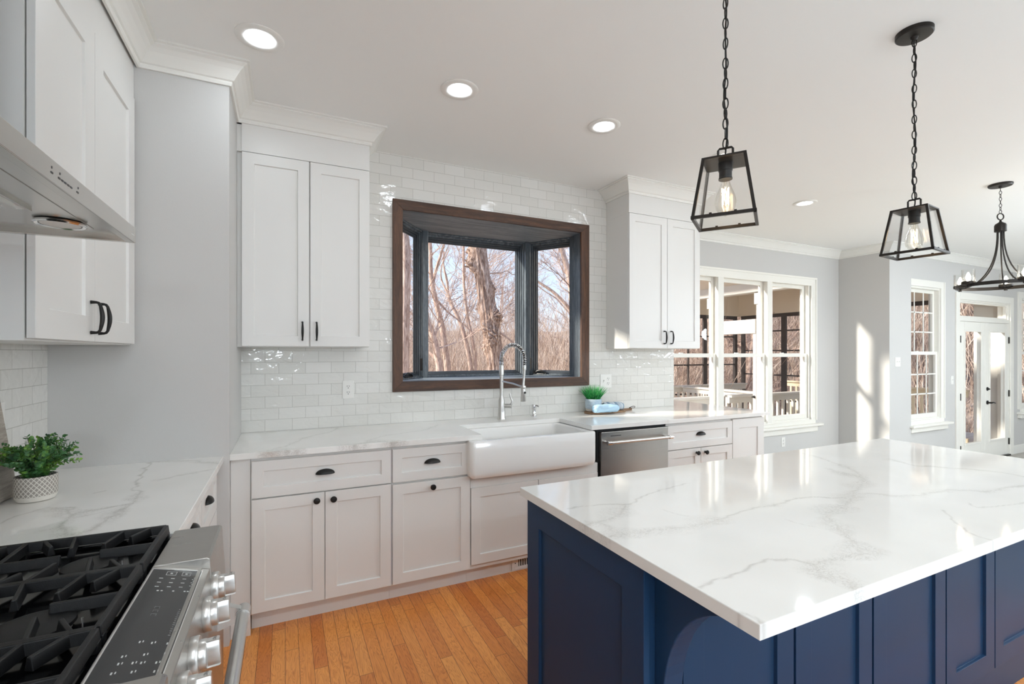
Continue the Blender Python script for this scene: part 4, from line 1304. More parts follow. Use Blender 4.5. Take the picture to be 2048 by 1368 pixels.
# knobs
def rknob(y, first):
    c = Vector((-0.1565, y, 0.846))
    ax = Vector((1, 0, 0.06)).normalized()
    mb = MB().lathe([(0.034, 0.0), (0.0345, 0.002), (0.0345, 0.012), (0.033, 0.0145), (0.027, 0.0145)], c, 36, ax)
    k = mb.build('knob', 'nickel', cpn, smooth=True)
    mb = MB().lathe([(0.026, 0.0145), (0.026, 0.024), (0.025, 0.026), (0.001, 0.026)], c, 32, ax)
    s2 = MB()
    up = Vector((0, 0, 1)) - ax * ax.z
    sd = ax.cross(up)
    pr = []
    for i in range(24):
        a = 2 * PI * i / 24
        pr.append((math.cos(a) * 0.0255, math.sin(a) * 0.010 if abs(math.sin(a) * 0.0255) > 0.010 else math.sin(a) * 0.0255))
    loops = [[c + ax * h + up * (p * k_) + sd * (q * k_) for p, q in pr] for h, k_ in ((0.0255, 1.0), (0.044, 1.0), (0.0465, 0.95))]
    mb.rings(loops, True, True)
    mb.build('grip', 'nickel', k, smooth=True)
    tc_ = bpy.data.curves.new('off_text', 'FONT')
    tc_.body = 'OFF'
    tc_.size = 0.008
    tc_.align_x = 'CENTER'
    tmp = bpy.data.objects.new('tmp', tc_)
    COL.objects.link(tmp)
    dg = bpy.context.evaluated_depsgraph_get()
    me = bpy.data.meshes.new_from_object(tmp.evaluated_get(dg))
    bpy.data.objects.remove(tmp)
    for v in me.vertices:
        x, yy = v.co.x, v.co.y
        v.co = (c.x + 0.0355 - 0.0 + yy - 0.001, c.y + x, c.z + 0.0259 + (0.0358 * 0.06))
    org = origin_of(k)
    for v in me.vertices:
        v.co = v.co - org
    me.materials.clear()
    me.materials.append(M['darkmark'])
    o = bpy.data.objects.new('off_lettering', me)
    COL.objects.link(o)
    o.parent = k
for y in (1.335, 1.205, 1.045, 0.935, 0.82):
    rknob(y, False)
# oven door and handle
MB().box(-0.178, -0.156, RY0 + 0.004, RY1 - 0.004, 0.20, 0.778).build('oven_door', 'steel', r, bevel=0.003)
hd = MB().cyl((-0.100, RY0 + 0.09, 0.724), (-0.100, 1.452, 0.724), 0.0145, 24).build('handle', 'nickel', r, smooth=True)
for y in (RY0 + 0.10, 1.432):
    q = MB().cyl((-0.100, y - 0.018, 0.724), (-0.100, y + 0.022, 0.724), 0.0172, 24)
    q.hexa([(-0.158, y - 0.012, 0.695), (-0.098, y - 0.010, 0.712), (-0.098, y + 0.010, 0.712), (-0.158, y + 0.012, 0.695)],
           [(-0.158, y - 0.012, 0.765), (-0.098, y - 0.010, 0.738), (-0.098, y + 0.010, 0.738), (-0.158, y + 0.012, 0.765)])
    q.build('handle_mount', 'nickel', hd, smooth=True)
# burners
for (x, y, rad) in ((-0.40, 1.385, 0.050), (-0.70, 1.40, 0.040), (-0.40, 1.115, 0.058), (-0.70, 1.13, 0.040), (-0.40, 0.86, 0.045), (-0.70, 0.87, 0.04)):
    q = MB().lathe([(rad * 0.9, 0), (rad * 0.85, 0.008), (rad * 0.7, 0.010)], (x, y, 0.912), 32)
    bo = q.build('burner', 'nickel', r, smooth=True)
    MB().lathe([(rad, 0.010), (rad * 1.02, 0.012), (rad * 1.0, 0.017), (rad * 0.85, 0.019), (0.001, 0.0195)], (x, y, 0.912), 36).build('burner_cap', 'iron', bo, smooth=True)
    MB().cyl((x + rad + 0.006, y + 0.012, 0.912), (x + rad + 0.006, y + 0.012, 0.922), 0.002, 8).build('igniter', 'nickel', bo)
# grates: bars are tapered (narrow on top)
def gbar(mb, p0, p1, z0=0.926, z1=0.948, w0=0.0075, w1=0.0050):
    p0, p1 = Vector((*p0, 0)), Vector((*p1, 0))
    d = (p1 - p0).normalized()
    n = Vector((-d.y, d.x, 0))
    mb.hexa([p0 + n * w0 + Vector((0, 0, z0)), p1 + n * w0 + Vector((0, 0, z0)), p1 - n * w0 + Vector((0, 0, z0)), p0 - n * w0 + Vector((0, 0, z0))],
            [p0 + n * w1 + Vector((0, 0, z1)), p1 + n * w1 + Vector((0, 0, z1)), p1 - n * w1 + Vector((0, 0, z1)), p0 - n * w1 + Vector((0, 0, z1))])
for gi, (y0, y1) in enumerate(((1.287, 1.541), (1.024, 1.280), (0.763, 1.017))):
    mb = MB()
    xa, xb, xm = -0.842, -0.286, -0.564
    gbar(mb, (xa, y0), (xb, y0)); gbar(mb, (xa, y1), (xb, y1))
    gbar(mb, (xa, y0), (xa, y1)); gbar(mb, (xb, y0), (xb, y1)); gbar(mb, (xm, y0), (xm, y1))
    ym = (y0 + y1) / 2
    for xc in (-0.425, -0.703):
        for sx in (-1, 1):
            gbar(mb, (xc + sx * 0.048, y0), (xc + sx * 0.030, y0 + 0.085), w1=0.0035)
            gbar(mb, (xc + sx * 0.048, y1), (xc + sx * 0.030, y1 - 0.085), w1=0.0035)
            gbar(mb, (xc + sx * 0.139, ym), (xc + sx * 0.035, ym), w1=0.0035)
            gbar(mb, (xc + sx * 0.105, y0), (xc + sx * 0.075, y0 + 0.055), w1=0.0035)
            gbar(mb, (xc + sx * 0.105, y1), (xc + sx * 0.075, y1 - 0.055), w1=0.0035)
    for (fx_, fy_) in ((xa, y0 + 0.01), (xa, y1 - 0.01), (xb, y0 + 0.01), (xb, y1 - 0.01), (xm, y0 + 0.01), (xm, y1 - 0.01)):
        mb.box(fx_ - 0.008, fx_ + 0.008, fy_ - 0.01, fy_ + 0.01, 0.912, 0.930)
    mb.build('grate', 'iron', r, bevel=0.0018)

# =================================================================== RANGE HOOD
HY0, HY1 = 0.66, 1.583
r = empty('range_hood', (-0.63, 1.12, 1.70), 'stainless steel wall hood hanging over the gas range', 'range hood')
b = MB()
xz = [(X0 + T, 1.716), (-0.400, 1.716), (-0.372, 1.700), (-0.363, 1.700), (-0.361, 1.703), (-0.363, 1.738), (-0.372, 1.742), (-0.66, 1.79), (X0 + T, 1.79)]
xz = [(X0 + T, 1.712), (-0.364, 1.712), (-0.364, 1.738), (-0.372, 1.742), (X0 + T, 1.742)]
xz_prism(b, xz, HY0 + 0.002, HY1 - 0.002)
b.box(-0.3635, -0.361, HY0, HY1, 1.700, 1.740)
b.box(-0.380, -0.3635, HY0, HY1, 1.700, 1.7125)
b.box(X0 + T, -0.380, HY1 - 0.014, HY1, 1.700, 1.740).box(X0 + T, -0.380, HY0, HY0 + 0.014, 1.700, 1.740)
hb_ = b.build('canopy', 'steel_y', r, bevel=0.0012)
MB().box(X0 + T, -0.62, 0.96, 1.28, 1.742, 2.78).build('chimney', 'steel', r, bevel=0.002)
b = MB()
b.box(X0 + 0.05, -0.425, 0.72, 1.50, 1.7105, 1.712)
b.build('underside_panel', 'steel_y', hb_, bevel=0.0005)
for (y0, y1) in ((0.74, 1.04), (1.06, 1.335)):
    fb = MB()
    for i in range(13):
        x = -0.845 + i * 0.0275
        fb.hexa([(x, y0 + .01, 1.704), (x + 0.014, y0 + .01, 1.704), (x + 0.014, y1 - .01, 1.704), (x, y1 - .01, 1.704)],
                [(x - 0.004, y0 + .01, 1.7105), (x + 0.018, y0 + .01, 1.7105), (x + 0.018, y1 - .01, 1.7105), (x - 0.004, y1 - .01, 1.7105)])
    fb.box(-0.86, -0.855, y0, y1, 1.704, 1.7105).box(-0.485, -0.480, y0, y1, 1.704, 1.7105).box(-0.855, -0.485, y0, y0 + 0.01, 1.704, 1.7105).box(-0.855, -0.485, y1 - 0.01, y1, 1.704, 1.7105)
    fb.build('baffle_filter', 'steel_y', hb_)
for y in (1.445,):
    lp = MB().lathe([(0.037, 0.0), (0.046, -0.002), (0.048, -0.006), (0.044, -0.009), (0.038, -0.007)], (-0.470, y, 1.7105), 36, cap0=False, cap1=False).build('lamp_rim', 'chrome', hb_, smooth=True)
    MB().lathe([(0.038, -0.005), (0.036, -0.007), (0.001, -0.007)], (-0.470, y, 1.7105), 32, cap0=False).build('lamp_lens', 'hoodlens', lp, smooth=True)
for i, y in enumerate((1.075, 1.105, 1.118, 1.131, 1.144, 1.157, 1.187)):
    MB().box(-0.3610, -0.3604, y - 0.0042, y + 0.0042, 1.7145, 1.7175).build('control_button', 'darkmark', hb_)
for y in (1.075, 1.108, 1.190):
    MB().box(-0.3610, -0.3604, y - 0.0012, y + 0.0012, 1.723, 1.727).build('control_symbol', 'darkmark', hb_)
b = MB()
for i in range(7):
    b.box(-0.3610, -0.3605, 1.545 + i * 0.0035, 1.547 + i * 0.0035, 1.716, 1.7185)
b.build('badge', 'plastic', hb_)

# =================================================================== ISLAND
r = empty('kitchen_island', (1.94, 1.2, 0), 'navy blue shaker island cabinet under the white quartz slab', 'kitchen island')
IX0, IX1, IY0, IY1 = 0.806, 3.07, 0.915, 1.530
MB().box(IX0 + 0.002, IX1, IY0, IY1, 0.0, ZB - 0.001).build('body', 'navy', r)
FI = Face((IX0 + 0.003, 0, 0), (0, -1, 0), (-1, 0, 0))
ep = shaker(MB(), FI, -IY1, -IY0 + 0.004, 0.0, ZB - 0.001, t=0.019, rail=0.085, rec=0.010).build('end_panel', 'navy', r, bevel=0.0015)
FD = Face((0, IY0, 0), (1, 0, 0), (0, -1, 0))
for (a, c) in ((0.905, 1.334), (1.344, 1.728), (1.738, 2.197), (2.205, 2.583), (2.590, 3.060)):
    shaker(MB(), FD, a, c, 0.132, ZB - 0.004, t=0.018, rail=0.072, rec=0.010).build('door', 'navy', r, bevel=0.001)
MB().box(IX0 - 0.014, IX1, IY0 - 0.006, IY0, 0.0, 0.125).build('base_rail', 'navy', r, bevel=0.002)
def corbel(x0, x1):
    pts = [(IY0, ZB - 0.001), (0.655, ZB - 0.001), (0.655, 0.868)]
    for k in range(17):
        a = PI / 2 * (1 - k / 16)
        pts.append((0.885 - 0.225 * (1 - math.cos(a)) if True else 0, 0.560 + 0.300 * math.sin(a)))
    pts += [(0.885, 0.50), (IY0, 0.47)]
    n = len(pts)
    mb = MB()
    mb.add([(x0, y, z) for y, z in pts] + [(x1, y, z) for y, z in pts], [tuple(range(n)), tuple(range(n, 2 * n))[::-1]] + [(i, (i + 1) % n, n + (i + 1) % n, n + i) for i in range(n)])
    return mb.build('corbel', 'navy', r, bevel=0.003)
corbel(0.828, 0.890)
corbel(2.985, 3.047)

# =================================================================== PENDANT LANTERNS
def chain(mb, x, y, z0, z1, link=0.038, w=0.0125, rr_=0.0021):
    z = z0
    k = 0
    step = link - 2 * rr_ - 0.001
    n = max(1, int(round((z1 - z0) / step)))
    step = (z1 - z0) / n
    for i in range(n):
        c = Vector((x, y, z0 + step * (i + 0.5)))
        ang = (0.5 if i % 2 else 2.07) + 0.35 * math.sin(i * 1.7)
        d = Vector((math.cos(ang), math.sin(ang), 0))
        P = []
        hl = step / 2 + rr_ * 0.9
        for q in range(20):
            a = 2 * PI * q / 20
            P.append(c + d * math.cos(a) * w / 2 * 1.25 + Vector((0, 0, 1)) * (math.sin(a) * hl * (1.0)))
        mb.tube(P, rr_, 6, closed=True)
    return mb
def pendant(x, y, zb, zt, rot, label, phase):
    r = empty('lantern_pendant', (x, y, zb), label, 'pendant light', 'lantern pendants over the island')
    R = Matrix.Translation((x, y, 0)) @ Matrix.Rotation(math.radians(rot), 4, 'Z')
    hb, ht, t = 0.089, 0.060, 0.0048
    b = MB(R)
    cb = [(-hb, -hb), (hb, -hb), (hb, hb), (-hb, hb)]
    ct = [(-ht, -ht), (ht, -ht), (ht, ht), (-ht, ht)]
    for i in range(4):
        p0, p1 = cb[i], ct[i]
        b.hexa([(p0[0] - t, p0[1] - t, zb), (p0[0] + t, p0[1] - t, zb), (p0[0] + t, p0[1] + t, zb), (p0[0] - t, p0[1] + t, zb)],
               [(p1[0] - t, p1[1] - t, zt), (p1[0] + t, p1[1] - t, zt), (p1[0] + t, p1[1] + t, zt), (p1[0] - t, p1[1] + t, zt)])
        q0, q1 = cb[i], cb[(i + 1) % 4]
        b.box(q0[0] - t, q1[0] + t, q0[1] - t, q1[1] + t, zb, zb + 0.010) if q0[1] == q1[1] else b.box(q0[0] - t, q1[0] + t, min(q0[1], q1[1]) - t, max(q0[1], q1[1]) + t, zb, zb + 0.010)
        # glass clips
        for f_ in (0.3, 0.7):
            cx_, cy_ = q0[0] + (q1[0] - q0[0]) * f_, q0[1] + (q1[1] - q0[1]) * f_
            b.box(cx_ - 0.004, cx_ + 0.004, cy_ - 0.004, cy_ + 0.004, zb + 0.009, zb + 0.014)
    b.build('frame', 'bronze', r, bevel=0.0008)
    b = MB(R)
    b.box(-ht - t, ht + t, -ht - t, ht + t, zt - 0.004, zt + 0.002)
    b.lathe([(0.017, 0.0), (0.016, 0.010), (0.006, 0.013)], (0, 0, zt + 0.002), 18)
    b.build('top_plate', 'bronze', r, bevel=0.0008)
    b = MB(R)
    b.tube([(0, -0.022, zt), (0, -0.022, zt + 0.040), (0, -0.018, zt + 0.045), (0, 0.018, zt + 0.045), (0, 0.022, zt + 0.040), (0, 0.022, zt)], 0.0038, 8)
    b.build('loop', 'bronze', r, smooth=True)
    b = MB(R)
    for i in range(4):
        q0, q1, s0, s1 = cb[i], cb[(i + 1) % 4], ct[i], ct[(i + 1) % 4]
        k0, k1 = 0.965, 0.955
        A = [(q0[0] * k0, q0[1] * k0, zb + 0.008), (q1[0] * k0, q1[1] * k0, zb + 0.008), (s1[0] * k1, s1[1] * k1, zt - 0.005), (s0[0] * k1, s0[1] * k1, zt - 0.005)]
        B = [(p[0] * 0.978, p[1] * 0.978, p[2]) for p in A]
        b.hexa([A[0], A[1], B[1], B[0]], [A[3], A[2], B[2], B[3]])
    b.build('glass_panel', 'lampglass', r)
    b = MB(R).lathe([(0.0215, -0.004), (0.0215, -0.030), (0.0195, -0.031), (0.0195, -0.052), (0.021, -0.053), (0.021, -0.058), (0.001, -0.058)], (0, 0, zt), 24)
    b.build('socket', 'black', r, smooth=True)
    zc_ = zt - 0.056
    b = MB(R).lathe([(0.0125, 0.0), (0.0130, -0.010), (0.017, -0.025), (0.0255, -0.045), (0.0315, -0.065), (0.0325, -0.080), (0.029, -0.098), (0.020, -0.110), (0.008, -0.116), (0.003, -0.120)], (0, 0, zc_), 28)
    bu = b.build('bulb', 'bulbglass', r, smooth=True)
    b = MB(R)
    P = []
    for i in range(10):
        a = 2 * PI * i / 10
        P.append((math.cos(a) * (0.0095 if i % 2 else 0.0125), math.sin(a) * 0.0105, zc_ - (0.030 if i % 2 else 0.084)))
    b.tube(P, 0.0009, 6, closed=True)
    b.build('filament', 'filament', bu)
    MB(R).lathe([(0.006, 0), (0.004, -0.028), (0.0015, -0.060), (0.001, -0.09)], (0, 0, zc_), 10).build('stem', 'bulbglass', bu, smooth=True)
    b = chain(MB(), x, y, zt + 0.043, ZC - 0.030)
    b.build('chain', 'black', r, smooth=True)
    b = MB()
    P = []
    n = 60
    for i in range(n + 1):
        q = i / n
        P.append((x + 0.012 * math.sin(q * 19 + phase) * math.sin(PI * q) ** 0.5, y + 0.010 * math.cos(q * 16 + phase) * math.sin(PI * q) ** 0.5, zt + 0.014 + (ZC - 0.03 - zt - 0.014) * q))
    b.tube(P, 0.0026, 8)
    b.build('cord', 'black', r, smooth=True)
    b = MB().lathe([(0.066, 0.0), (0.066, -0.017), (0.062, -0.021), (0.014, -0.023), (0.012, -0.030), (0.006, -0.036)], (x, y, ZC), 40)
    b.build('canopy', 'bronze', r, smooth=True)
pendant(1.293, 1.100, 1.831, 2.028, 35.5, 'glass lantern pendant hanging over the near-left part of the island', 0.4)
pendant(2.440, 1.104, 1.826, 2.020, 7.0, 'glass lantern pendant over the far part of the island, its ceiling canopy in view', 2.6)

# =================================================================== CHANDELIER
CX, CY, CZ = 5.285, 1.80, 1.96
r = empty('chandelier', (CX, CY, CZ), 'dark five-light ring chandelier with clear glass cups, at the right edge', 'chandelier')
fw, rt = Vector((0.4299, 0.9029, 0)), Vector((0.9029, -0.4299, 0))
RC = 0.27
b = MB()
b.rings([[Vector((CX, CY, CZ)) + Vector((math.cos(2 * PI * k / 72) * q, math.sin(2 * PI * k / 72) * q, h)) for k in range(72)] for q, h in ((RC + 0.004, -0.014), (RC + 0.004, 0.014), (RC - 0.004, 0.014), (RC - 0.004, -0.014), (RC + 0.004, -0.014))], False, False)
b.build('ring', 'bronze', r, smooth=True)
b = MB().lathe([(0.03, 0.0), (0.038, 0.004), (0.038, 0.052), (0.032, 0.066), (0.016, 0.076), (0.008, 0.084), (0.006, 0.10)], (CX, CY, 2.395), 28)
b.torus((CX, CY, 2.520), 0.026, 0.0045, (fw.x, fw.y, 0), 24, 8)
b.build('hub', 'bronze', r, smooth=True)
chain(MB(), CX, CY, 2.546, ZC - 0.03, 0.030, 0.012, 0.002).build('chain', 'bronze', r, smooth=True)
MB().lathe([(0.075, 0.0), (0.075, -0.012), (0.070, -0.018), (0.012, -0.020), (0.010, -0.030)], (CX, CY, ZC), 36).build('canopy', 'bronze', r, smooth=True)
for ph in (12, 84, 156, 228, 300):
    a = math.radians(ph)
    d = Vector((math.cos(a), math.sin(a), 0))
    c = Vector((CX, CY, CZ)) + d * RC
    P, C0 = [], Vector((CX, CY, 0))
    for k in range(15):
        q = k / 14
        rad = 0.020 + (RC - 0.020) * (1 - math.cos(q * PI / 2)) ** 1.15
        P.append(C0 + d * rad + Vector((0, 0, 2.395 - (2.395 - CZ) * math.sin(q * PI / 2) ** 1.0)))
    MB().tube(P, 0.0052, 8).build('arm', 'bronze', r, smooth=True)
    cup = MB().lathe([(0.012, -0.022), (0.012, -0.004), (0.043, 0.004), (0.045, 0.008), (0.045, 0.026), (0.040, 0.030), (0.040, 0.012), (0.001, 0.012)], c, 28).build('candle_cup', 'bronze', r, smooth=True)
    MB().lathe([(0.0425, 0.014), (0.0425, 0.125), (0.0405, 0.125), (0.0405, 0.014)], c, 32, cap0=False, cap1=False).build('glass_shade', 'cupglass', cup, smooth=True)
    MB().lathe([(0.010, 0.012), (0.010, 0.040), (0.016, 0.056), (0.0165, 0.066), (0.010, 0.085), (0.003, 0.102)], c, 18).build('candle_bulb', 'candle', cup, smooth=True)

# =================================================================== RECESSED LIGHTS
def recessed(x, y, label):
    r = empty('recessed_light', (x, y, ZC), label, 'ceiling light', 'recessed ceiling lights')
    MB().lathe([(0.098, 0.0), (0.098, -0.003), (0.094, -0.006), (0.066, -0.006), (0.059, -0.002), (0.059, 0.0)], (x, y, ZC), 44, cap0=False, cap1=False).build('trim_ring', 'plastic', r, smooth=True)
    MB().lathe([(0.060, -0.001), (0.056, -0.0012), (0.001, -0.0012)], (x, y, ZC), 40, cap0=False).build('lens', 'lens', r)
for (x, y), lb in zip(RECESSED, ('recessed ceiling light nearest the corner wall, above the left cabinets', 'recessed ceiling light above the left half of the bay window',
                                 'recessed ceiling light above the right half of the bay window', 'recessed ceiling light half hidden behind the nearer lantern pendant',
                                 'recessed ceiling light between the two lantern pendants, over the breakfast nook')):
    recessed(x, y, lb)
for (x, y) in RECESSED_FILL:
    recessed(x, y, 'recessed fill light added out of view to brighten the room')

tag(MB().box(-0.1, 3.6, -3.9, 0.45, 0.0, 0.012).build('bounce_rug', simple('pale_bounce_rug', srgb(214, 216, 218), 0.95, bump=(200, 0.4))),
    'large pale grey rug added out of view to bounce neutral light', 'rug')  # unseen, added as a pale reflector over the warm floor
# glowing globes added out of view as fill light for the room
for (x, y) in ((-0.3, -2.9), (2.6, -3.3), (7.6, -1.6), (5.7, -0.5), (6.8, 0.6), (8.6, 0.3)):
    r = empty('fill_light_globe', (x, y, 1.72), 'unseen opal globe added as fill light for the room', 'pendant light', 'added fill light globes out of view')
    MB().lathe([(0.012, 0.0), (0.012, 0.025), (0.03, 0.03), (0.03, 0.05), (0.006, 0.055), (0.006, 0.805), (0.05, 0.81), (0.05, 0.835)], (x, y, 1.95), 20).build('stem', 'bronze', r, smooth=True)
    MB().lathe([(max(0.001, 0.14 * math.sin(PI * k / 16)), -0.14 * math.cos(PI * k / 16)) for k in range(17)], (x, y, 1.82), 28).build('globe', 'globe', r, smooth=True)

# =================================================================== OUTLETS AND SWITCHES
def duplex(F, u, v, label, gangs=('outlet',)):
    w = 0.072 + 0.046 * (len(gangs) - 1)
    p = F.P(u, v, 0)
    r = empty('wall_outlet' if 'outlet' in gangs else 'light_switch', p, label, 'outlet' if 'outlet' in gangs else 'light switch')
    b = MB()
    fbox(b, F, u - w / 2, u + w / 2, v - 0.059, v + 0.059, 0, 0.005)
    b.build('cover_plate', 'plastic', r, bevel=0.002)
    for i, g in enumerate(gangs):
        uc = u + (i - (len(gangs) - 1) / 2) * 0.046
        if g == 'outlet':
            for s_ in (-1, 1):
                q = MB().lathe([(0.0165, 0.005), (0.0165, 0.0068), (0.001, 0.0068)], F.P(uc, v + s_ * 0.020, 0), 24, F.w)
                q = q.build('socket', 'plastic', r, smooth=True)
                k = MB()
                for sx in (-1, 1):
                    fbox(k, F, uc + sx * 0.0065 - 0.0013, uc + sx * 0.0065 + 0.0013, v + s_ * 0.020 - 0.001, v + s_ * 0.020 + 0.008, 0.0068, 0.0074)
                k.lathe([(0.0028, 0.0068), (0.0028, 0.0074)], F.P(uc, v + s_ * 0.020 - 0.0085, 0), 10, F.w)
                k.build('slots', 'slot', q)
        else:
            k = MB()
            fbox(k, F, uc - 0.005, uc + 0.005, v - 0.011, v + 0.011, 0.005, 0.008)
            fbox(k, F, uc - 0.0035, uc + 0.0035, v + 0.000, v + 0.009, 0.008, 0.016)
            k.build('toggle', 'plastic', r, bevel=0.001)
duplex(FB, 0.378, 1.161, 'white duplex outlet on the tile below the left wall cabinet')
duplex(FB, 2.475, 1.164, 'double plate with a switch and an outlet above the grass plant', ('switch', 'outlet'))
duplex(Face((0, YN, 0), (1, 0, 0), (0, -1, 0)), 5.693, 0.275, 'white outlet low on the nook wall below the triple window')
duplex(Face((X0 + T, 0, 0), (0, 1, 0), (1, 0, 0)), 2.262, 1.175, 'white outlet on the left wall tile above the potted eucalyptus')
duplex(Face((0, YR, 0), (1, 0, 0), (0, -1, 0)), 7.03, 1.288, 'double light switch left of the twelve-light window', ('switch', 'switch'))
duplex(Face((0, YD, 0), (1, 0, 0), (0, -1, 0)), 8.50, 1.02, 'single light switch beside the french doors', ('switch',))

# =================================================================== COUNTER DECOR
# eucalyptus in a lattice pot
px_, py_, pr_ = -0.757, 2.135, 0.0545
r = empty('potted_eucalyptus', (px_, py_, ZT), 'leafy green eucalyptus in a pale carved lattice pot on the left counter', 'potted plant')
b = MB().lathe([(0.040, 0.0), (0.048, 0.002), (0.0525, 0.012), (0.0545, 0.022), (0.0545, 0.080), (0.053, 0.0825), (0.0495, 0.0825), (0.0485, 0.078), (0.047, 0.062)], (px_, py_, ZT), 48, cap1=False)
b.build('pot', 'lattice', r, smooth=True)
MB().lathe([(0.0475, 0.070), (0.03, 0.076), (0.001, 0.079)], (px_, py_, ZT), 24, cap0=False).build('filler', 'soil', r, smooth=True)
def sprig_plant(parent, base, n, rnd):
    st, lf = MB(), MB()
    for i in range(n):
        az = rnd.uniform(0, 2 * PI)
        lean = rnd.uniform(0.25, 1.25)
        Ls = rnd.uniform(0.11, 0.165)
        d = Vector((math.cos(az) * 0.75, math.sin(az) * 1.0, 0))
        p0 = Vector(base) + d * 0.018
        P = []
        for k in range(8):
            q = k / 7
            P.append(p0 + d * (Ls * math.sin(lean) * q ** 1.2) + Vector((0, 0, Ls * math.cos(lean) * q * 0.95 + 0.02 * math.sin(q * 3) - 0.0)))
        P = [p if p.x > X0 + 0.025 else Vector((X0 + 0.025, p.y, p.z)) for p in P]
        st.tube(P, [0.0017 * (1 - 0.5 * k / 7) for k in range(8)], 5)
        for k in range(1, 8):
            for h_ in (0.0, 0.5):
                q = (k - h_) / 7
                j = min(int(q * 7), 6)
                p = P[j].lerp(P[j + 1], q * 7 - j)
                tg = (P[j + 1] - P[j]).normalized()
                s0 = tg.orthogonal().normalized()
                rot = rnd.uniform(0, PI)
                for sgn in (0, PI):
                    sd = (Matrix.Rotation(rot + sgn, 3, tg) @ s0)
                    L_ = rnd.uniform(0.011, 0.017) * (1.1 - 0.45 * q)
                    up = (tg * 0.55 + sd * 0.8).normalized()
                    bi = up.cross(tg).normalized()
                    nn = up.cross(bi)
                    c0 = p
                    ring_ = []
                    for m_ in range(8):
                        t_ = 2 * PI * m_ / 8
                        ring_.append(c0 + up * (L_ * (0.5 - 0.5 * math.cos(t_)) * 1.15) + bi * (math.sin(t_) * L_ * 0.48) + nn * (0.18 * L_ * abs(math.sin(t_))))
                    if any(v.x < X0 + 0.012 for v in ring_): continue
                    cc = c0 + up * L_ * 0.6
                    k0 = len(lf.v)
                    lf.add(ring_ + [cc], [(m_, (m_ + 1) % 8, 8) for m_ in range(8)])
    st.build('stems', simple('green_stems', srgb(70, 92, 52), 0.6), parent)
    lf.build('leaves', 'leaf', parent, smooth=True)
sprig_plant(r, (px_, py_, ZT + 0.072), 54, random.Random(5))

# weathered board leaning on the left backsplash
r = empty('cutting_board', (-0.85, 1.99, ZT), 'weathered grey wooden board leaning on the left tile behind the eucalyptus', 'cutting board')
b = MB()
y0, y1, hh = 1.86, 2.222, 0.40
out = []
for (cy_, cz_, a0) in ((y1 - 0.02, 0.02, -90), (y1 - 0.075, hh - 0.04, 0), (y0 + 0.04, hh - 0.04, 90), (y0 + 0.03, 0.03, 180)):
    rad_ = 0.02 if cz_ < 0.1 else 0.04
    for k in range(6):
        a = math.radians(a0 + 90 * k / 5)
        out.append((cy_ + rad_ * math.cos(a), cz_ + rad_ * math.sin(a)))
def lean(y, z, off):
    return Vector((-0.853 - z * 0.10 + off, y, ZT + 0.0015 + z * 0.995 + off * 0.10))
n_ = len(out)
b.add([lean(y, z, 0) for y, z in out] + [lean(y, z, 0.020) for y, z in out], [tuple(range(n_))[::-1], tuple(range(n_, 2 * n_))] + [(i, (i + 1) % n_, n_ + (i + 1) % n_, n_ + i) for i in range(n_)])
b.build('board', 'greyboard', r, bevel=0.003)

# small round-ended serving board with handle, right counter
r = empty('serving_board', (2.42, 3.20, ZT), 'small brown wooden paddle board with a leather loop lying under the blue towels', 'serving board')
b = MB()
B0, Bd = Vector((2.185, 3.190, 0)), Vector((0.990, 0.14, 0)).normalized()
Bn = Vector((-Bd.y, Bd.x, 0))
pts = []
def BP(a, c): p = B0 + Bd * a + Bn * c; return (p.x, p.y)
for k in range(13):
    a = math.radians(90 + 180 * k / 12)
    pts.append(BP(0.085 + 0.085 * math.cos(a), 0.085 * math.sin(a)))
pts += [BP(0.34, -0.085)]
for k in range(5):
    a = k / 4
    pts.append(BP(0.36 + 0.045 * a, -0.075 + 0.055 * a))
pts += [BP(0.50, -0.016), BP(0.512, -0.008), BP(0.512, 0.008), BP(0.50, 0.016)]
for k in range(5):
    a = 1 - k / 4
    pts.append(BP(0.36 + 0.045 * a, 0.075 - 0.055 * a))
pts += [BP(0.34, 0.085)]
b.prism(pts, ZT + 0.0006, ZT + 0.0165)
b.build('board', 'board', r, bevel=0.003)
b = MB()
P = []
for k in range(20):
    a = 2 * PI * k / 20
    p = B0 + Bd * (0.522 + 0.030 * math.cos(a)) + Bn * (0.018 * math.sin(a))
    P.append((p.x, p.y, ZT + 0.0195 + 0.009 * max(0, math.cos(a - 0.3))))
b.tube(P, 0.0026, 6, closed=True)
b.build('leather_loop', 'leather', r, smooth=True)

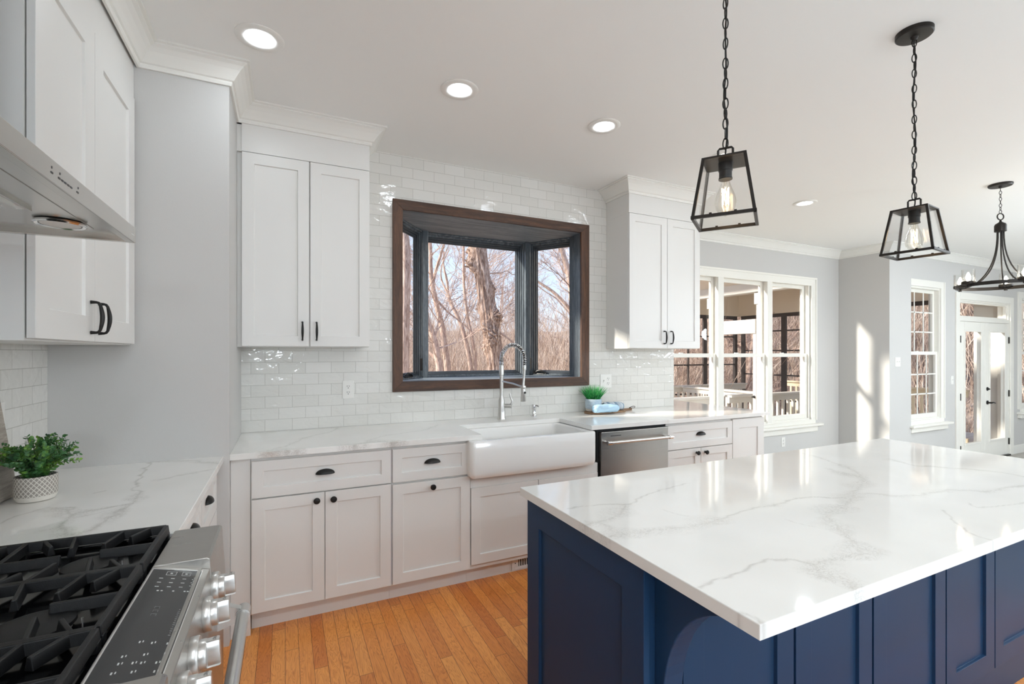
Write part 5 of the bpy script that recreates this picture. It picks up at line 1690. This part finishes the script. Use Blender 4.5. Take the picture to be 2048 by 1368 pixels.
# grass plant
r = empty('potted_grass', (2.272, 3.225, ZT + 0.0170), 'bright green faux grass in a pale blue ribbed pot right of the bay window', 'potted plant')
gx, gy, gz = 2.272, 3.225, ZT + 0.0170
MB().lathe([(0.052, 0.0), (0.060, 0.003), (0.063, 0.018), (0.0665, 0.025), (0.0675, 0.098), (0.065, 0.100), (0.061, 0.100), (0.060, 0.09)], (gx, gy, gz), 44, cap1=False).build('pot', 'blue_pot', r, smooth=True)
MB().lathe([(0.0605, 0.090), (0.03, 0.094), (0.001, 0.095)], (gx, gy, gz), 20, cap0=False).build('filler', 'soil', r, smooth=True)
rnd = random.Random(9)
b = MB()
for i in range(620):
    az, q = rnd.uniform(0, 2 * PI), rnd.random() ** 0.5
    p = Vector((gx + math.cos(az) * 0.050 * q, gy + math.sin(az) * 0.050 * q, gz + 0.092))
    out_ = Vector((math.cos(az), math.sin(az), 0)) * (0.05 + 0.55 * q * rnd.uniform(0.4, 1.2))
    L_ = rnd.uniform(0.085, 0.135)
    d = (out_ + Vector((0, 0, 1))).normalized()
    w_ = rnd.uniform(0.0013, 0.0026)
    sd = d.orthogonal().normalized()
    sd = Matrix.Rotation(rnd.uniform(0, PI), 3, d) @ sd
    L0 = []
    for k in range(5):
        t_ = k / 4
        c_ = p + d * (L_ * t_) + out_ * (0.030 * t_ * t_) - Vector((0, 0, 0.018 * t_ * t_ * q))
        if c_.y > D - 0.016: c_.y = D - 0.016
        L0.append((c_ - sd * w_ * (1 - 0.85 * t_), c_ + sd * w_ * (1 - 0.85 * t_)))
    vs = [v for pr in L0 for v in pr]
    b.add(vs, [(2 * k, 2 * k + 1, 2 * k + 3, 2 * k + 2) for k in range(4)])
b.build('grass_blades', 'grass', r)

def towel(name, label, c0, c1, rad, mat, squash=0.85, seed=1, z0=0):
    c0, c1 = Vector(c0), Vector(c1)
    ax = (c1 - c0)
    n, m = 26, 26
    u = ax.normalized()
    sd = Vector((-u.y, u.x, 0))
    rn = random.Random(seed)
    f = [rn.uniform(0, 6.28) for _ in range(6)]
    loops = []
    for j in range(n + 1):
        q = j / n
        e_ = min(q, 1 - q) * n
        rr2 = rad * (1.0 if e_ >= 1.5 else (0.86 + 0.093 * e_))
        L_ = []
        for k in range(m):
            a = 2 * PI * k / m
            s_ = 1 + 0.05 * math.sin(3 * a + f[0] + q * 4) + 0.035 * math.sin(5 * a + f[1] + q * 9) + 0.03 * math.sin(q * 22 + f[2] + a)
            y_, z_ = math.cos(a) * rr2 * s_ * 1.08, math.sin(a) * rr2 * s_ * squash
            z_ = max(z_, -rad * squash * 0.86)
            L_.append(c0 + ax * q + sd * y_ + Vector((0, 0, z_ + rad * squash * 0.86)))
        loops.append(L_)
    # rolled ends: spiral-like steps inwards
    for s_, where in ((0.80, 0.012), (0.60, 0.004), (0.40, 0.014), (0.15, 0.006)):
        cen = sum(loops[-1], Vector()) / m if False else None
    endc = sum(loops[n], Vector((0, 0, 0))) / m
    for s_, dp in ((0.78, -0.006), (0.62, 0.001), (0.42, -0.006), (0.12, -0.001)):
        loops.append([endc + (v - endc) * s_ + u * dp for v in loops[n]])
    st = sum(loops[0], Vector((0, 0, 0))) / m
    pre = []
    for s_, dp in ((0.12, 0.001), (0.42, 0.006), (0.62, -0.001), (0.78, 0.006)):
        pre.append([st + (v - st) * s_ + u * dp for v in loops[0]])
    o = MB().rings(pre + loops, True, True).build(name, mat, smooth=True)
    return tag(o, label, 'towel', 'rolled towels on the sink counter')
towel('rolled_towel', 'light blue rolled towel lying in front of the striped one', (2.212, 3.130, ZT + 0.0168), (2.420, 3.112, ZT + 0.0168), 0.039, 'towel', seed=4)
towel('rolled_towel', 'striped blue and grey rolled towel behind the plain blue one', (2.375, 3.232, ZT + 0.0168), (2.545, 3.205, ZT + 0.0168), 0.041, 'towel2', seed=8)

# =================================================================== OUTSIDE: PORCH AND DECK
tag(MB().box(4.3, 12.6, 4.11, 7.55, LOW - 0.12, LOW - 0.02).build('porch_deck', 'deck', origin=(0, 0, 0)), kind='structure')
def railing(name, p0, p1, label, mat, post_ends=True, ztop=0.75):
    p0, p1 = Vector((*p0, 0)), Vector((*p1, 0))
    L_ = (p1 - p0).length
    u = (p1 - p0) / L_
    F = Face(p0, u, Vector((u.y, -u.x, 0)))
    r = empty(name, ((p0 + p1) / 2).to_tuple()[:2] + (LOW,), label, 'railing')
    b = MB()
    fbox(b, F, 0, L_, ztop - 0.035, ztop, -0.065, 0.065)
    fbox(b, F, 0, L_, ztop - 0.125, ztop - 0.035, -0.022, 0.022)
    b.build('top_rail', mat, r, bevel=0.004)
    b = MB()
    fbox(b, F, 0, L_, LOW + 0.07, LOW + 0.15, -0.02, 0.02)
    b.build('bottom_rail', mat, r)
    n = int(L_ / 0.125)
    for i in range(1, n):
        a = L_ * i / n
        b = MB()
        fbox(b, F, a - 0.018, a + 0.018, LOW + 0.15, ztop - 0.125, -0.018, 0.018)
        b.build('baluster', mat, r)
    return r
railing('porch_railing', (4.4, 5.2), (5.93, 5.2), 'white porch railing outside the left and middle nook windows, nearest the glass', 'porchwhite')
railing('porch_railing', (6.17, 5.2), (9.0, 5.2), 'white railing inside the screened porch, seen through the right nook window', 'porchwhite')
railing('porch_railing', (5.3, 7.15), (9.0, 7.15), 'long white railing along the far edge of the porch', 'porchwhite')
railing('porch_railing', (7.15, 7.08), (7.15, 5.28), 'short white railing running away from the house across the porch', 'porchwhite')
railing('porch_railing', (10.42, 3.95), (10.42, 7.2), 'cream deck railing seen through the french doors and the narrow window', 'porchcream', ztop=0.77)
def column(x0, x1, y0, y1, z1, label, mat='porchwhite', name='porch_post'):
    r = empty(name, ((x0 + x1) / 2, (y0 + y1) / 2, LOW), label, 'post')
    MB().box(x0, x1, y0, y1, LOW - 0.02, z1).build('shaft', mat, r, bevel=0.005)
    b = MB().box(x0 - 0.02, x1 + 0.02, y0 - 0.02, y1 + 0.02, LOW - 0.018, LOW + 0.14)
    if z1 > 1: b.box(x0 - 0.02, x1 + 0.02, y0 - 0.02, y1 + 0.02, z1 - 0.16, z1)
    b.build('collar', mat, r, bevel=0.004)
column(5.98, 6.08, 5.28, 5.40, 2.25, 'white corner post of the screened porch, seen through the left nook window')
column(6.0, 6.07, 4.50, 4.585, 2.25, 'white door post of the screened porch, seen through the middle nook window')
r = empty('screen_door', (6.02, 4.96, LOW), 'white header and frame of the porch doorway seen through the middle nook window', 'door frame')
MB().box(5.98, 6.07, 4.59, 5.275, 1.68, 1.88).build('header', 'porchwhite', r, bevel=0.004)
MB().box(6.0, 6.05, 4.59, 4.64, LOW, 1.68).build('stile', 'porchwhite', r, bevel=0.004)
b = MB().lathe([(0.02, 0), (0.02, 0.008), (0.008, 0.01), (0.008, 0.05)], (6.0, 4.615, 0.78), 14, (-1, 0, 0))
b.build('handle', 'bronze', r, smooth=True)
tag(MB().box(5.95, 6.10, 4.11, 7.29, 2.26, 2.40).build('porch_beam', 'porchwhite', bevel=0.006), 'long white beam of the porch roof running away from the house', 'beam')
def screen_panel(p0, p1, z0, z1, nu, rows, label, posts=True):
    p0, p1 = Vector((*p0, 0)), Vector((*p1, 0))
    L_ = (p1 - p0).length
    u = (p1 - p0) / L_
    F = Face(p0, u, Vector((u.y, -u.x, 0)))
    r = empty('porch_screen', ((p0 + p1) / 2).to_tuple()[:2] + (z0,), label, 'screen')
    b = MB()
    ring(b, F, 0, L_, z0, z1, 0.07, -0.03, 0.03)
    b.build('frame', 'screen', r)
    b = MB()
    for i in range(1, nu):
        a = L_ * i / nu
        w_ = 0.05 if i % 2 == 0 else 0.014
        fbox(b, F, a - w_, a + w_, z0 + 0.07, z1 - 0.07, -0.02, 0.02)
    for z in rows:
        fbox(b, F, 0.07, L_ - 0.07, z - 0.014, z + 0.014, -0.015, 0.015)
    b.build('bars', 'screen', r)
    return r
screen_panel((5.4, 7.33), (6.0, 7.33), LOW, 2.2, 3, (0.55, 1.15, 1.75), 'dark framed porch screen outside the left nook window')
screen_panel((6.1, 7.33), (8.95, 7.33), LOW, 2.2, 6, (0.55, 1.15, 1.75), 'dark framed porch screen outside the middle nook window')
screen_panel((9.03, 7.25), (9.03, 5.3), LOW, 2.2, 4, (0.45, 0.95, 1.45, 1.85), 'dark framed porch screen on the right side of the porch, far half')
screen_panel((7.35, 4.70), (8.9, 4.70), LOW, 2.38, 2, (0.42, 0.95, 1.55), 'dark framed porch screen close outside the right nook window')
column(8.96, 9.12, 5.20, 5.36, 2.45, 'tan inner post of the screened porch, seen through the right nook window', 'fascia')
b = MB().box(5.2, 9.3, 5.2, 7.6, 2.66, 2.74).box(5.2, 7.2, 4.11, 5.2, 2.66, 2.74)
b.box(5.98, 6.06, 4.2, 7.29, 2.401, 2.66).box(5.4, 9.2, 7.30, 7.40, 2.2, 2.66).box(8.98, 9.08, 5.3, 7.3, 2.2, 2.66)
tag(b.build('porch_roof', 'fascia', origin=(0, 0, 0)), 'tan soffit and fascia of the screened porch roof', 'roof')
# covered deck in front of the french doors
b = MB().box(9.35, 11.3, 3.54, 7.5, 2.42, 2.50)
tag(b.build('deck_roof', 'fascia', origin=(0, 0, 0)), 'tan soffit over the deck outside the french doors', 'roof')
tag(MB().box(11.3, 11.38, 3.54, 7.5, 2.34, 2.52).build('roof_edge', 'screen'), 'dark brown edge board of the deck roof outside the narrow window', 'beam')
tag(MB().box(10.36, 10.62, 3.535, 3.86, LOW - 0.02, 2.42).build('porch_pillar', 'porchwhite', bevel=0.004), 'broad white pillar right outside the french doors', 'post')

# =================================================================== OUTSIDE: WOODS
def hill():
    xs = np.concatenate([np.linspace(-30, 60, 60)])
    ys = np.concatenate([np.linspace(4.2, 20, 22), np.linspace(22, 75, 24)])
    X, Y = np.meshgrid(xs, ys, indexing='ij')
    rad = np.hypot(X, Y)
    # falls away from the house, then climbs to a wooded ridge
    Z = -1.3 - 0.9 * np.clip((rad - 5) / 10, 0, 1) + 6.3 * np.clip((rad - 16) / 45, 0, 1) ** 1.1
    e_ = np.clip((np.degrees(np.arctan2(X, Y)) - 36) / 14, 0, 1)
    Z = Z + e_ * 9.0 * np.clip((rad - 13) / 20, 0, 1)
    Z += 0.25 * np.sin(X * 0.6) * np.cos(Y * 0.5)
    n, m = X.shape
    V = [(float(a), float(c), float(d)) for a, c, d in zip(X.ravel(), Y.ravel(), Z.ravel())]
    F_ = [(i * m + j, (i + 1) * m + j, (i + 1) * m + j + 1, i * m + j + 1) for i in range(n - 1) for j in range(m - 1)]
    o = MB().add(V, F_).build('ground', 'ground', smooth=True, origin=(0, 0, 0), kind='structure')
    return o
hill()
def ground_z(x, y):
    rad = math.hypot(x, y)
    z = -1.3 - 0.9 * min(max((rad - 5) / 10, 0), 1) + 6.3 * min(max((rad - 16) / 45, 0), 1) ** 1.1
    e_ = min(max((math.degrees(math.atan2(x, y)) - 36) / 14, 0), 1)
    return z + e_ * 9.0 * min(max((rad - 13) / 20, 0), 1) + 0.25 * math.sin(x * 0.6) * math.cos(y * 0.5)

def grow(mb, p, d, L_, rad, lvl, rn, spread=0.55, sides=5, minr=0.0035):
    n = 6
    P, Rr = [p.copy()], [rad]
    q = p.copy()
    dd = d.copy()
    kids = []
    for i in range(n):
        dd = (dd + Vector((rn.gauss(0, 0.13), rn.gauss(0, 0.13), rn.gauss(0.03, 0.08)))).normalized()
        q = q + dd * (L_ / n)
        P.append(q.copy())
        Rr.append(max(minr, rad * (1 - 0.75 * (i + 1) / n)))
        if lvl > 0 and i >= 1:
            kids.append((q.copy(), dd.copy(), Rr[-1]))
    mb.tube(P, Rr, sides if rad > 0.03 else 3, cap=False)
    for (kp, kd, kr) in kids:
        for _ in range(1 if rn.random() < 0.55 else 2):
            ax = Vector((rn.gauss(0, 1), rn.gauss(0, 1), rn.gauss(0, 1)))
            nd = (kd + ax.normalized() * spread * rn.uniform(0.7, 1.6)).normalized()
            nd.z = abs(nd.z) * 0.7 + 0.1
            grow(mb, kp, nd.normalized(), L_ * rn.uniform(0.42, 0.65), max(minr, kr * 0.62), lvl - 1, rn, spread, sides, minr)

def path_tube(mb, pts, radii, n=14, rough=0.0, rn=None, sub=6):
    """smooth polyline (Catmull-Rom) tube with rough radius"""
    A = [Vector(p) for p in pts]
    A = [A[0] * 2 - A[1]] + A + [A[-1] * 2 - A[-2]]
    P, Rr = [], []
    for i in range(1, len(A) - 2):
        for k in range(sub):
            t = k / sub
            p = 0.5 * ((2 * A[i]) + (A[i + 1] - A[i - 1]) * t + (2 * A[i - 1] - 5 * A[i] + 4 * A[i + 1] - A[i + 2]) * t * t + (3 * A[i] - A[i - 1] - 3 * A[i + 1] + A[i + 2]) * t ** 3)
            P.append(p)
            Rr.append(radii[i - 1] * (1 - t) + radii[min(i, len(radii) - 1)] * t)
    P.append(A[-2])
    Rr.append(radii[-1])
    mb.tube(P, Rr, n)
    return P, Rr

# the big burled trunk
BIG = [(3.31, 8.39, 6.2), (3.31, 8.39, 4.06), (3.31, 8.39, 3.44), (3.37, 8.36, 2.88), (3.42, 8.34, 2.49), (3.48, 8.31, 2.04), (3.55, 8.28, 1.6), (3.6, 8.26, 1.07), (3.62, 8.25, 0.19), (3.64, 8.24, -2.0)]
r = empty('burled_tree', (3.64, 8.24, -2.0), 'thick grey-brown burled tree trunk in the middle of the bay window', 'tree')
P = []
mb = MB()
A = [Vector(p) for p in BIG]
rad_at = [0.09, 0.122, 0.128, 0.134, 0.148, 0.160, 0.152, 0.150, 0.160, 0.21]
tmp = MB()
P, Rr = path_tube(tmp, BIG, rad_at, 8, sub=14)
burls = [(3.34, 0.105, 2.9, 0.13, .10), (3.03, 0.12, 3.3, 0.12, .11), (3.14, .08, 3.0, .10, .09), (2.62, .05, -0.3, .12, .10), (2.42, .05, 1.0, .10, .10), (2.25, .05, 3.0, .13, .12), (2.08, 0.075, -0.3, 0.13, .10), (2.1, .05, 5.3, .12, .1),
         (1.72, 0.06, -1.2, 0.16, .14), (1.50, 0.06, 3.1, 0.16, .12), (1.85, .05, 3.9, .15, .12), (1.62, .06, 4.3, .14, .14)]
NB = 72
loops = []
rb = random.Random(3)
ph = [rb.uniform(0, 6.28) for _ in range(12)]
for i, (p, rr0) in enumerate(zip(P, Rr)):
    L_ = []
    for k in range(NB):
        a = 2 * PI * k / NB
        rr1 = rr0 * (1 + 0.045 * math.sin(a * 11 + p.z * 1.3 + ph[0] + 1.4 * math.sin(p.z * 2.1)) + 0.04 * math.sin(a * 19 - p.z * 2.0 + ph[1] + 1.2 * math.sin(p.z * 3.7)) + 0.025 * math.sin(a * 31 + p.z * 5 + ph[2]) + 0.03 * math.sin(a * 3 + p.z * 4))
        for (bz, amp, ba, sz, sa) in burls:
            da = (a - ba + PI) % (2 * PI) - PI
            g = math.exp(-((p.z - bz) / sz) ** 2 - (da / 0.55) ** 2)
            rr1 += amp * g * (1 + 0.35 * math.sin(a * 13 + p.z * 60 + ph[3]) + 0.25 * math.sin(p.z * 95 + a * 5))
        # a=0 points to the right of the camera's view, PI to the left, -PI/2 to the camera
        L_.append(p + Vector((0.93 * math.cos(a) + 0.36 * math.sin(a) * 1.0, -0.36 * math.cos(a) + 0.93 * math.sin(a), 0)) * rr1)
    loops.append(L_)
MB().rings(loops, True, True).build('trunk', 'bark', r, smooth=True)
mb = MB()
rn = random.Random(21)
for pts, r0, r1 in (([(3.46, 8.32, 2.9), (3.58, 8.27, 2.91), (3.7, 8.21, 2.92), (3.79, 8.17, 2.95), (3.9, 8.11, 2.88), (4.1, 8.0, 2.95)], .016, .006),
                    ([(3.54, 8.28, 2.93), (3.68, 8.22, 3.11), (3.88, 8.12, 3.3), (4.1, 8.0, 3.6)], .007, .004),
                    ([(3.60, 8.24, 1.83), (3.74, 8.19, 1.73), (3.88, 8.12, 1.6), (4.0, 8.0, 1.42)], .022, .010)):
    n_ = len(pts)
    path_tube(mb, pts, [r0 + (r1 - r0) * k / (n_ - 1) for k in range(n_)], 6)
for k in range(8):
    z = 3.3 + 0.33 * k
    a = rn.uniform(0, 6.28)
    grow(mb, Vector((3.31, 8.39, z)), Vector((math.cos(a), math.sin(a) * 0.5, 0.5)).normalized(), 1.7, 0.03, 2, rn)
mb.build('branches', 'bark2', r)

def hand_tree(name, label, trunk, r0, r1, extra=(), seed=1, nk=9, lvl=2, kl=1.3):
    base = trunk[-1]
    r = empty(name, base, label, 'tree')
    mb = MB()
    n_ = len(trunk)
    P, Rr = path_tube(mb, trunk, [r0 + (r1 - r0) * k / (n_ - 1) for k in range(n_)], 10)
    mb.build('trunk', 'bark2', r, smooth=True)
    mb = MB()
    for pts, a, c in extra:
        m_ = len(pts)
        path_tube(mb, pts, [a + (c - a) * k / (m_ - 1) for k in range(m_)], 6)
    rn = random.Random(seed)
    for k in range(nk):
        i = rn.randrange(0, int(len(P) * 0.62))
        a = rn.uniform(0, 6.28)
        grow(mb, P[i], Vector((math.cos(a), math.sin(a) * 0.6, rn.uniform(0.2, 1.0))).normalized(), kl * rn.uniform(0.7, 1.2), max(0.006, Rr[i] * 0.28), lvl, rn)
    mb.build('branches', 'bark2', r)
hand_tree('slender_tree', 'slim pale tree curving up along the left edge of the centre bay pane',
          [(2.50, 9.33, 5.6), (2.55, 9.31, 4.32), (2.61, 9.28, 3.55), (2.63, 9.27, 2.92), (2.71, 9.23, 2.45), (2.82, 9.18, 1.94), (2.88, 9.15, 1.47), (2.93, 9.13, 1.01), (2.97, 9.11, -0.11), (3.0, 9.1, -2.2)], .025, .085,
          [([(2.98, 9.2, 4.4), (2.94, 9.23, 3.83), (2.85, 9.28, 3.45), (2.73, 9.33, 3.03), (2.67, 9.30, 2.80)], .018, .036),
           ([(2.74, 9.22, 2.45), (2.93, 9.13, 2.22), (3.19, 9.01, 1.99), (3.44, 8.88, 1.71), (3.6, 8.8, 1.3)], .020, .006)], 31, 12)
hand_tree('slender_tree', 'leaning pale tree between the left pane edge and the burled trunk',
          [(3.30, 10.6, 3.75), (3.30, 10.6, 3.4), (3.37, 10.58, 3.08), (3.43, 10.55, 2.62), (3.65, 10.44, 2.1), (3.79, 10.38, 1.54), (3.88, 10.33, 0.94), (3.98, 10.29, -0.35), (4.0, 10.28, -2.2)], .014, .075,
          [([(3.26, 10.08, 3.67), (3.12, 10.14, 3.34), (3.11, 10.15, 3.03), (3.40, 10.5, 2.70)], .010, .020)], 33, 12)
hand_tree('slender_tree', 'thin upright tree just left of the burled trunk',
          [(3.72, 10.41, 5.5), (3.72, 10.41, 4.51), (3.72, 10.41, 3.83), (3.73, 10.41, 2.94), (3.81, 10.37, 2.19), (3.91, 10.32, 1.65), (3.98, 10.29, 0.94), (4.03, 10.26, -0.35), (4.05, 10.2, -2.2)], .018, .055, (), 35, 12)
hand_tree('slender_tree', 'short dark tree stem at the lower left of the centre bay pane',
          [(2.36, 8.85, 2.5), (2.42, 8.82, 2.04), (2.52, 8.77, 1.73), (2.6, 8.73, 1.34), (2.64, 8.71, 1.03), (2.68, 8.69, -0.03), (2.7, 8.7, -2.1)], .05, .09, (), 37, 8)
hand_tree('slender_tree', 'pale tree behind the right-hand bay pane with a long bough sweeping down',
          [(5.10, 8.62, 5.3), (5.19, 8.6, 4.23), (5.25, 8.58, 3.59), (5.33, 8.54, 3.25), (5.42, 8.5, 2.8), (5.46, 8.48, 2.26), (5.5, 8.45, 1.28), (5.53, 8.44, -0.19), (5.55, 8.4, -2.2)], .035, .10,
          [([(4.45, 8.95, 3.0), (4.73, 8.82, 2.93), (4.88, 8.75, 2.83), (5.06, 8.67, 2.7), (5.24, 8.58, 2.51), (5.44, 8.5, 2.26)], .018, .042),
           ([(4.5, 8.6, 2.92), (4.63, 8.54, 2.78), (4.8, 8.46, 2.64), (4.97, 8.38, 2.52), (5.1, 8.31, 2.36), (5.27, 8.23, 2.14)], .008, .016),
           ([(5.42, 8.45, 2.45), (5.14, 8.07, 2.57), (4.96, 8.16, 2.73), (4.98, 8.15, 2.85), (5.14, 8.07, 2.94)], .018, .007),
           ([(4.96, 8.16, 2.82), (4.8, 8.2, 3.02), (4.66, 8.25, 3.2)], .008, .004)], 39, 8)
hand_tree('slender_tree', 'tree with a bent limb outside the left-hand bay pane',
          [(0.35, 6.9, 5.2), (0.85, 6.7, 4.4), (1.30, 6.5, 3.5), (1.46, 6.4, 2.9), (1.45, 6.4, 1.6), (1.42, 6.4, -2.0)], .04, .07, (), 41, 8)

# background trees: a few shapes, copied
protos = []
for k in range(7):
    rn = random.Random(100 + k)
    r = empty('bare_tree', (0, 0, 0), 'bare leafless tree standing in the woods behind the house', 'tree', 'bare trees in the woods behind the house')
    mb = MB()
    H_ = rn.uniform(6.0, 8.5)
    P = [Vector((0, 0, -0.3))]
    dd = Vector((rn.gauss(0, 0.05), rn.gauss(0, 0.05), 1))
    Rr = [0.10]
    for i in range(9):
        dd = (dd + Vector((rn.gauss(0, 0.07), rn.gauss(0, 0.07), 0))).normalized()
        P.append(P[-1] + dd * H_ / 9)
        Rr.append(0.10 * (1 - 0.085 * (i + 1)))
    mb.tube(P, Rr, 7)
    mb.build('trunk', 'bark2', r, smooth=True)
    mb = MB()
    for i in range(2, 10):
        for _ in range(3):
            a = rn.uniform(0, 6.28)
            grow(mb, P[i], Vector((math.cos(a), math.sin(a), rn.uniform(0.3, 1.1))).normalized(), rn.uniform(1.2, 2.3), Rr[i] * 0.35, 2, rn, 0.6, 4, 0.005)
    mb.build('branches', 'bark2', r)
    protos.append(r)
spots = []
rn = random.Random(77)
while len(spots) < 36:
    az = math.radians(rn.uniform(4, 82))
    if az < math.radians(38) and rn.random() < 0.45: continue
    dist = rn.uniform(19.0, 42) if az < math.radians(40) else rn.uniform(13.5, 34)
    x, y = math.sin(az) * dist, math.cos(az) * dist
    if y < 9.5 and x < 17: continue
    spots.append((x, y))
for i, (x, y) in enumerate(spots):
    o = protos[i] if i < len(protos) else copy_tree(protos[i % len(protos)])
    s_ = rn.uniform(0.75, 1.35)
    o.location = (x, y, ground_z(x, y))
    o.rotation_euler = (0, 0, rn.uniform(0, 6.28))
    o.scale = (s_, s_, s_)

# undergrowth: thousands of thin dry stems nobody could count
def brush(name, label, count, azr, dr, hr, seed, mat='twig', rad=(0.004, 0.010)):
    g = np.random.default_rng(seed)
    az = np.radians(g.uniform(azr[0], azr[1], count))
    dist = dr[0] + (dr[1] - dr[0]) * g.random(count) ** 0.8
    bx, by = np.sin(az) * dist, np.cos(az) * dist
    bz = np.array([ground_z(a, c) for a, c in zip(bx, by)])
    H_ = g.uniform(hr[0], hr[1], count) * (0.55 + 0.45 * g.random(count))
    S = 7
    lean = g.normal(0, 0.28, (count, 2))
    curl = g.normal(0, 0.22, (count, 2))
    t = np.linspace(0, 1, S)[None, :, None]
    base = np.stack([bx, by, bz], 1)[:, None, :]
    off = np.zeros((count, S, 3))
    off[:, :, :2] = lean[:, None, :] * t * H_[:, None, None] + curl[:, None, :] * (t ** 2.2) * H_[:, None, None] + g.normal(0, 0.028, (count, S, 2)) * t
    off[:, :, 2] = (t[:, :, 0] * H_[:, None]) - 0.1
    C = base + off
    R0 = g.uniform(rad[0], rad[1], count) * (dist / 9.0) ** 0.6
    Rr = R0[:, None] * (1 - 0.72 * t[:, :, 0])
    V = np.zeros((count, S, 3, 3))
    for k in range(3):
        a = 2 * np.pi * k / 3
        V[:, :, k, 0] = C[:, :, 0] + Rr * np.cos(a)
        V[:, :, k, 1] = C[:, :, 1] + Rr * np.sin(a)
        V[:, :, k, 2] = C[:, :, 2]
    V = V.reshape(-1, 3)
    idx = np.arange(count)[:, None, None] * (S * 3)
    j = np.arange(S - 1)[None, :, None] * 3
    k = np.arange(3)[None, None, :]
    a = idx + j + k
    b_ = idx + j + (k + 1) % 3
    F_ = np.stack([a, b_, b_ + 3, a + 3], -1).reshape(-1, 4)
    me = bpy.data.meshes.new(name)
    me.vertices.add(len(V))
    me.vertices.foreach_set('co', V.ravel().astype(np.float32))
    me.loops.add(F_.size)
    me.loops.foreach_set('vertex_index', F_.ravel().astype(np.int32))
    me.polygons.add(len(F_))
    me.polygons.foreach_set('loop_start', np.arange(0, F_.size, 4, dtype=np.int32))
    me.update(calc_edges=True)
    me.materials.append(M[mat])
    o = bpy.data.objects.new(name, me)
    COL.objects.link(o)
    return tag(o, label, 'undergrowth', kind='stuff')
brush('undergrowth', 'dense tangle of dry pinkish-brown stems filling the lower part of the bay window view', 9000, (4, 46), (10.5, 25), (3.0, 6.0), 5, rad=(0.005, 0.013))
brush('undergrowth', 'dry brown thicket beyond the porch, seen through the nook windows and french doors', 4500, (46, 78), (15.5, 25), (1.5, 4.5), 6)

def evergreen(x, y, h, seed, label):
    r = empty('evergreen_tree', (x, y, ground_z(x, y)), label, 'tree', 'evergreens beyond the deck')
    z0 = ground_z(x, y)
    MB().tube([(x, y, z0 - 0.3), (x, y, z0 + h * 0.5), (x, y, z0 + h)], [0.14, 0.09, 0.02], 8).build('trunk', 'bark2', r, smooth=True)
    g = random.Random(seed)
    mb = MB()
    for i in range(2600):
        q = g.random() ** 0.8
        zz = z0 + h * (0.12 + 0.88 * q)
        R_ = (1 - q) * h * 0.30 + 0.15
        a = g.uniform(0, 6.28)
        rr_ = R_ * g.random() ** 0.45
        c = Vector((x + math.cos(a) * rr_, y + math.sin(a) * rr_, zz - 0.25 * rr_))
        d = Vector((math.cos(a), math.sin(a), g.uniform(-0.5, 0.3))).normalized() * g.uniform(0.10, 0.26)
        s_ = Vector((-math.sin(a), math.cos(a), g.uniform(-.4, .4))) * g.uniform(0.02, 0.05)
        mb.add([c - s_, c + s_, c + d], [(0, 1, 2)])
    mb.build('foliage', 'evergreen', r)
evergreen(23.0, 9.0, 9.5, 1, 'green evergreen showing through the narrow window and transom')
evergreen(26.5, 9.2, 10.0, 2, 'green evergreen showing through the transom above the french doors')
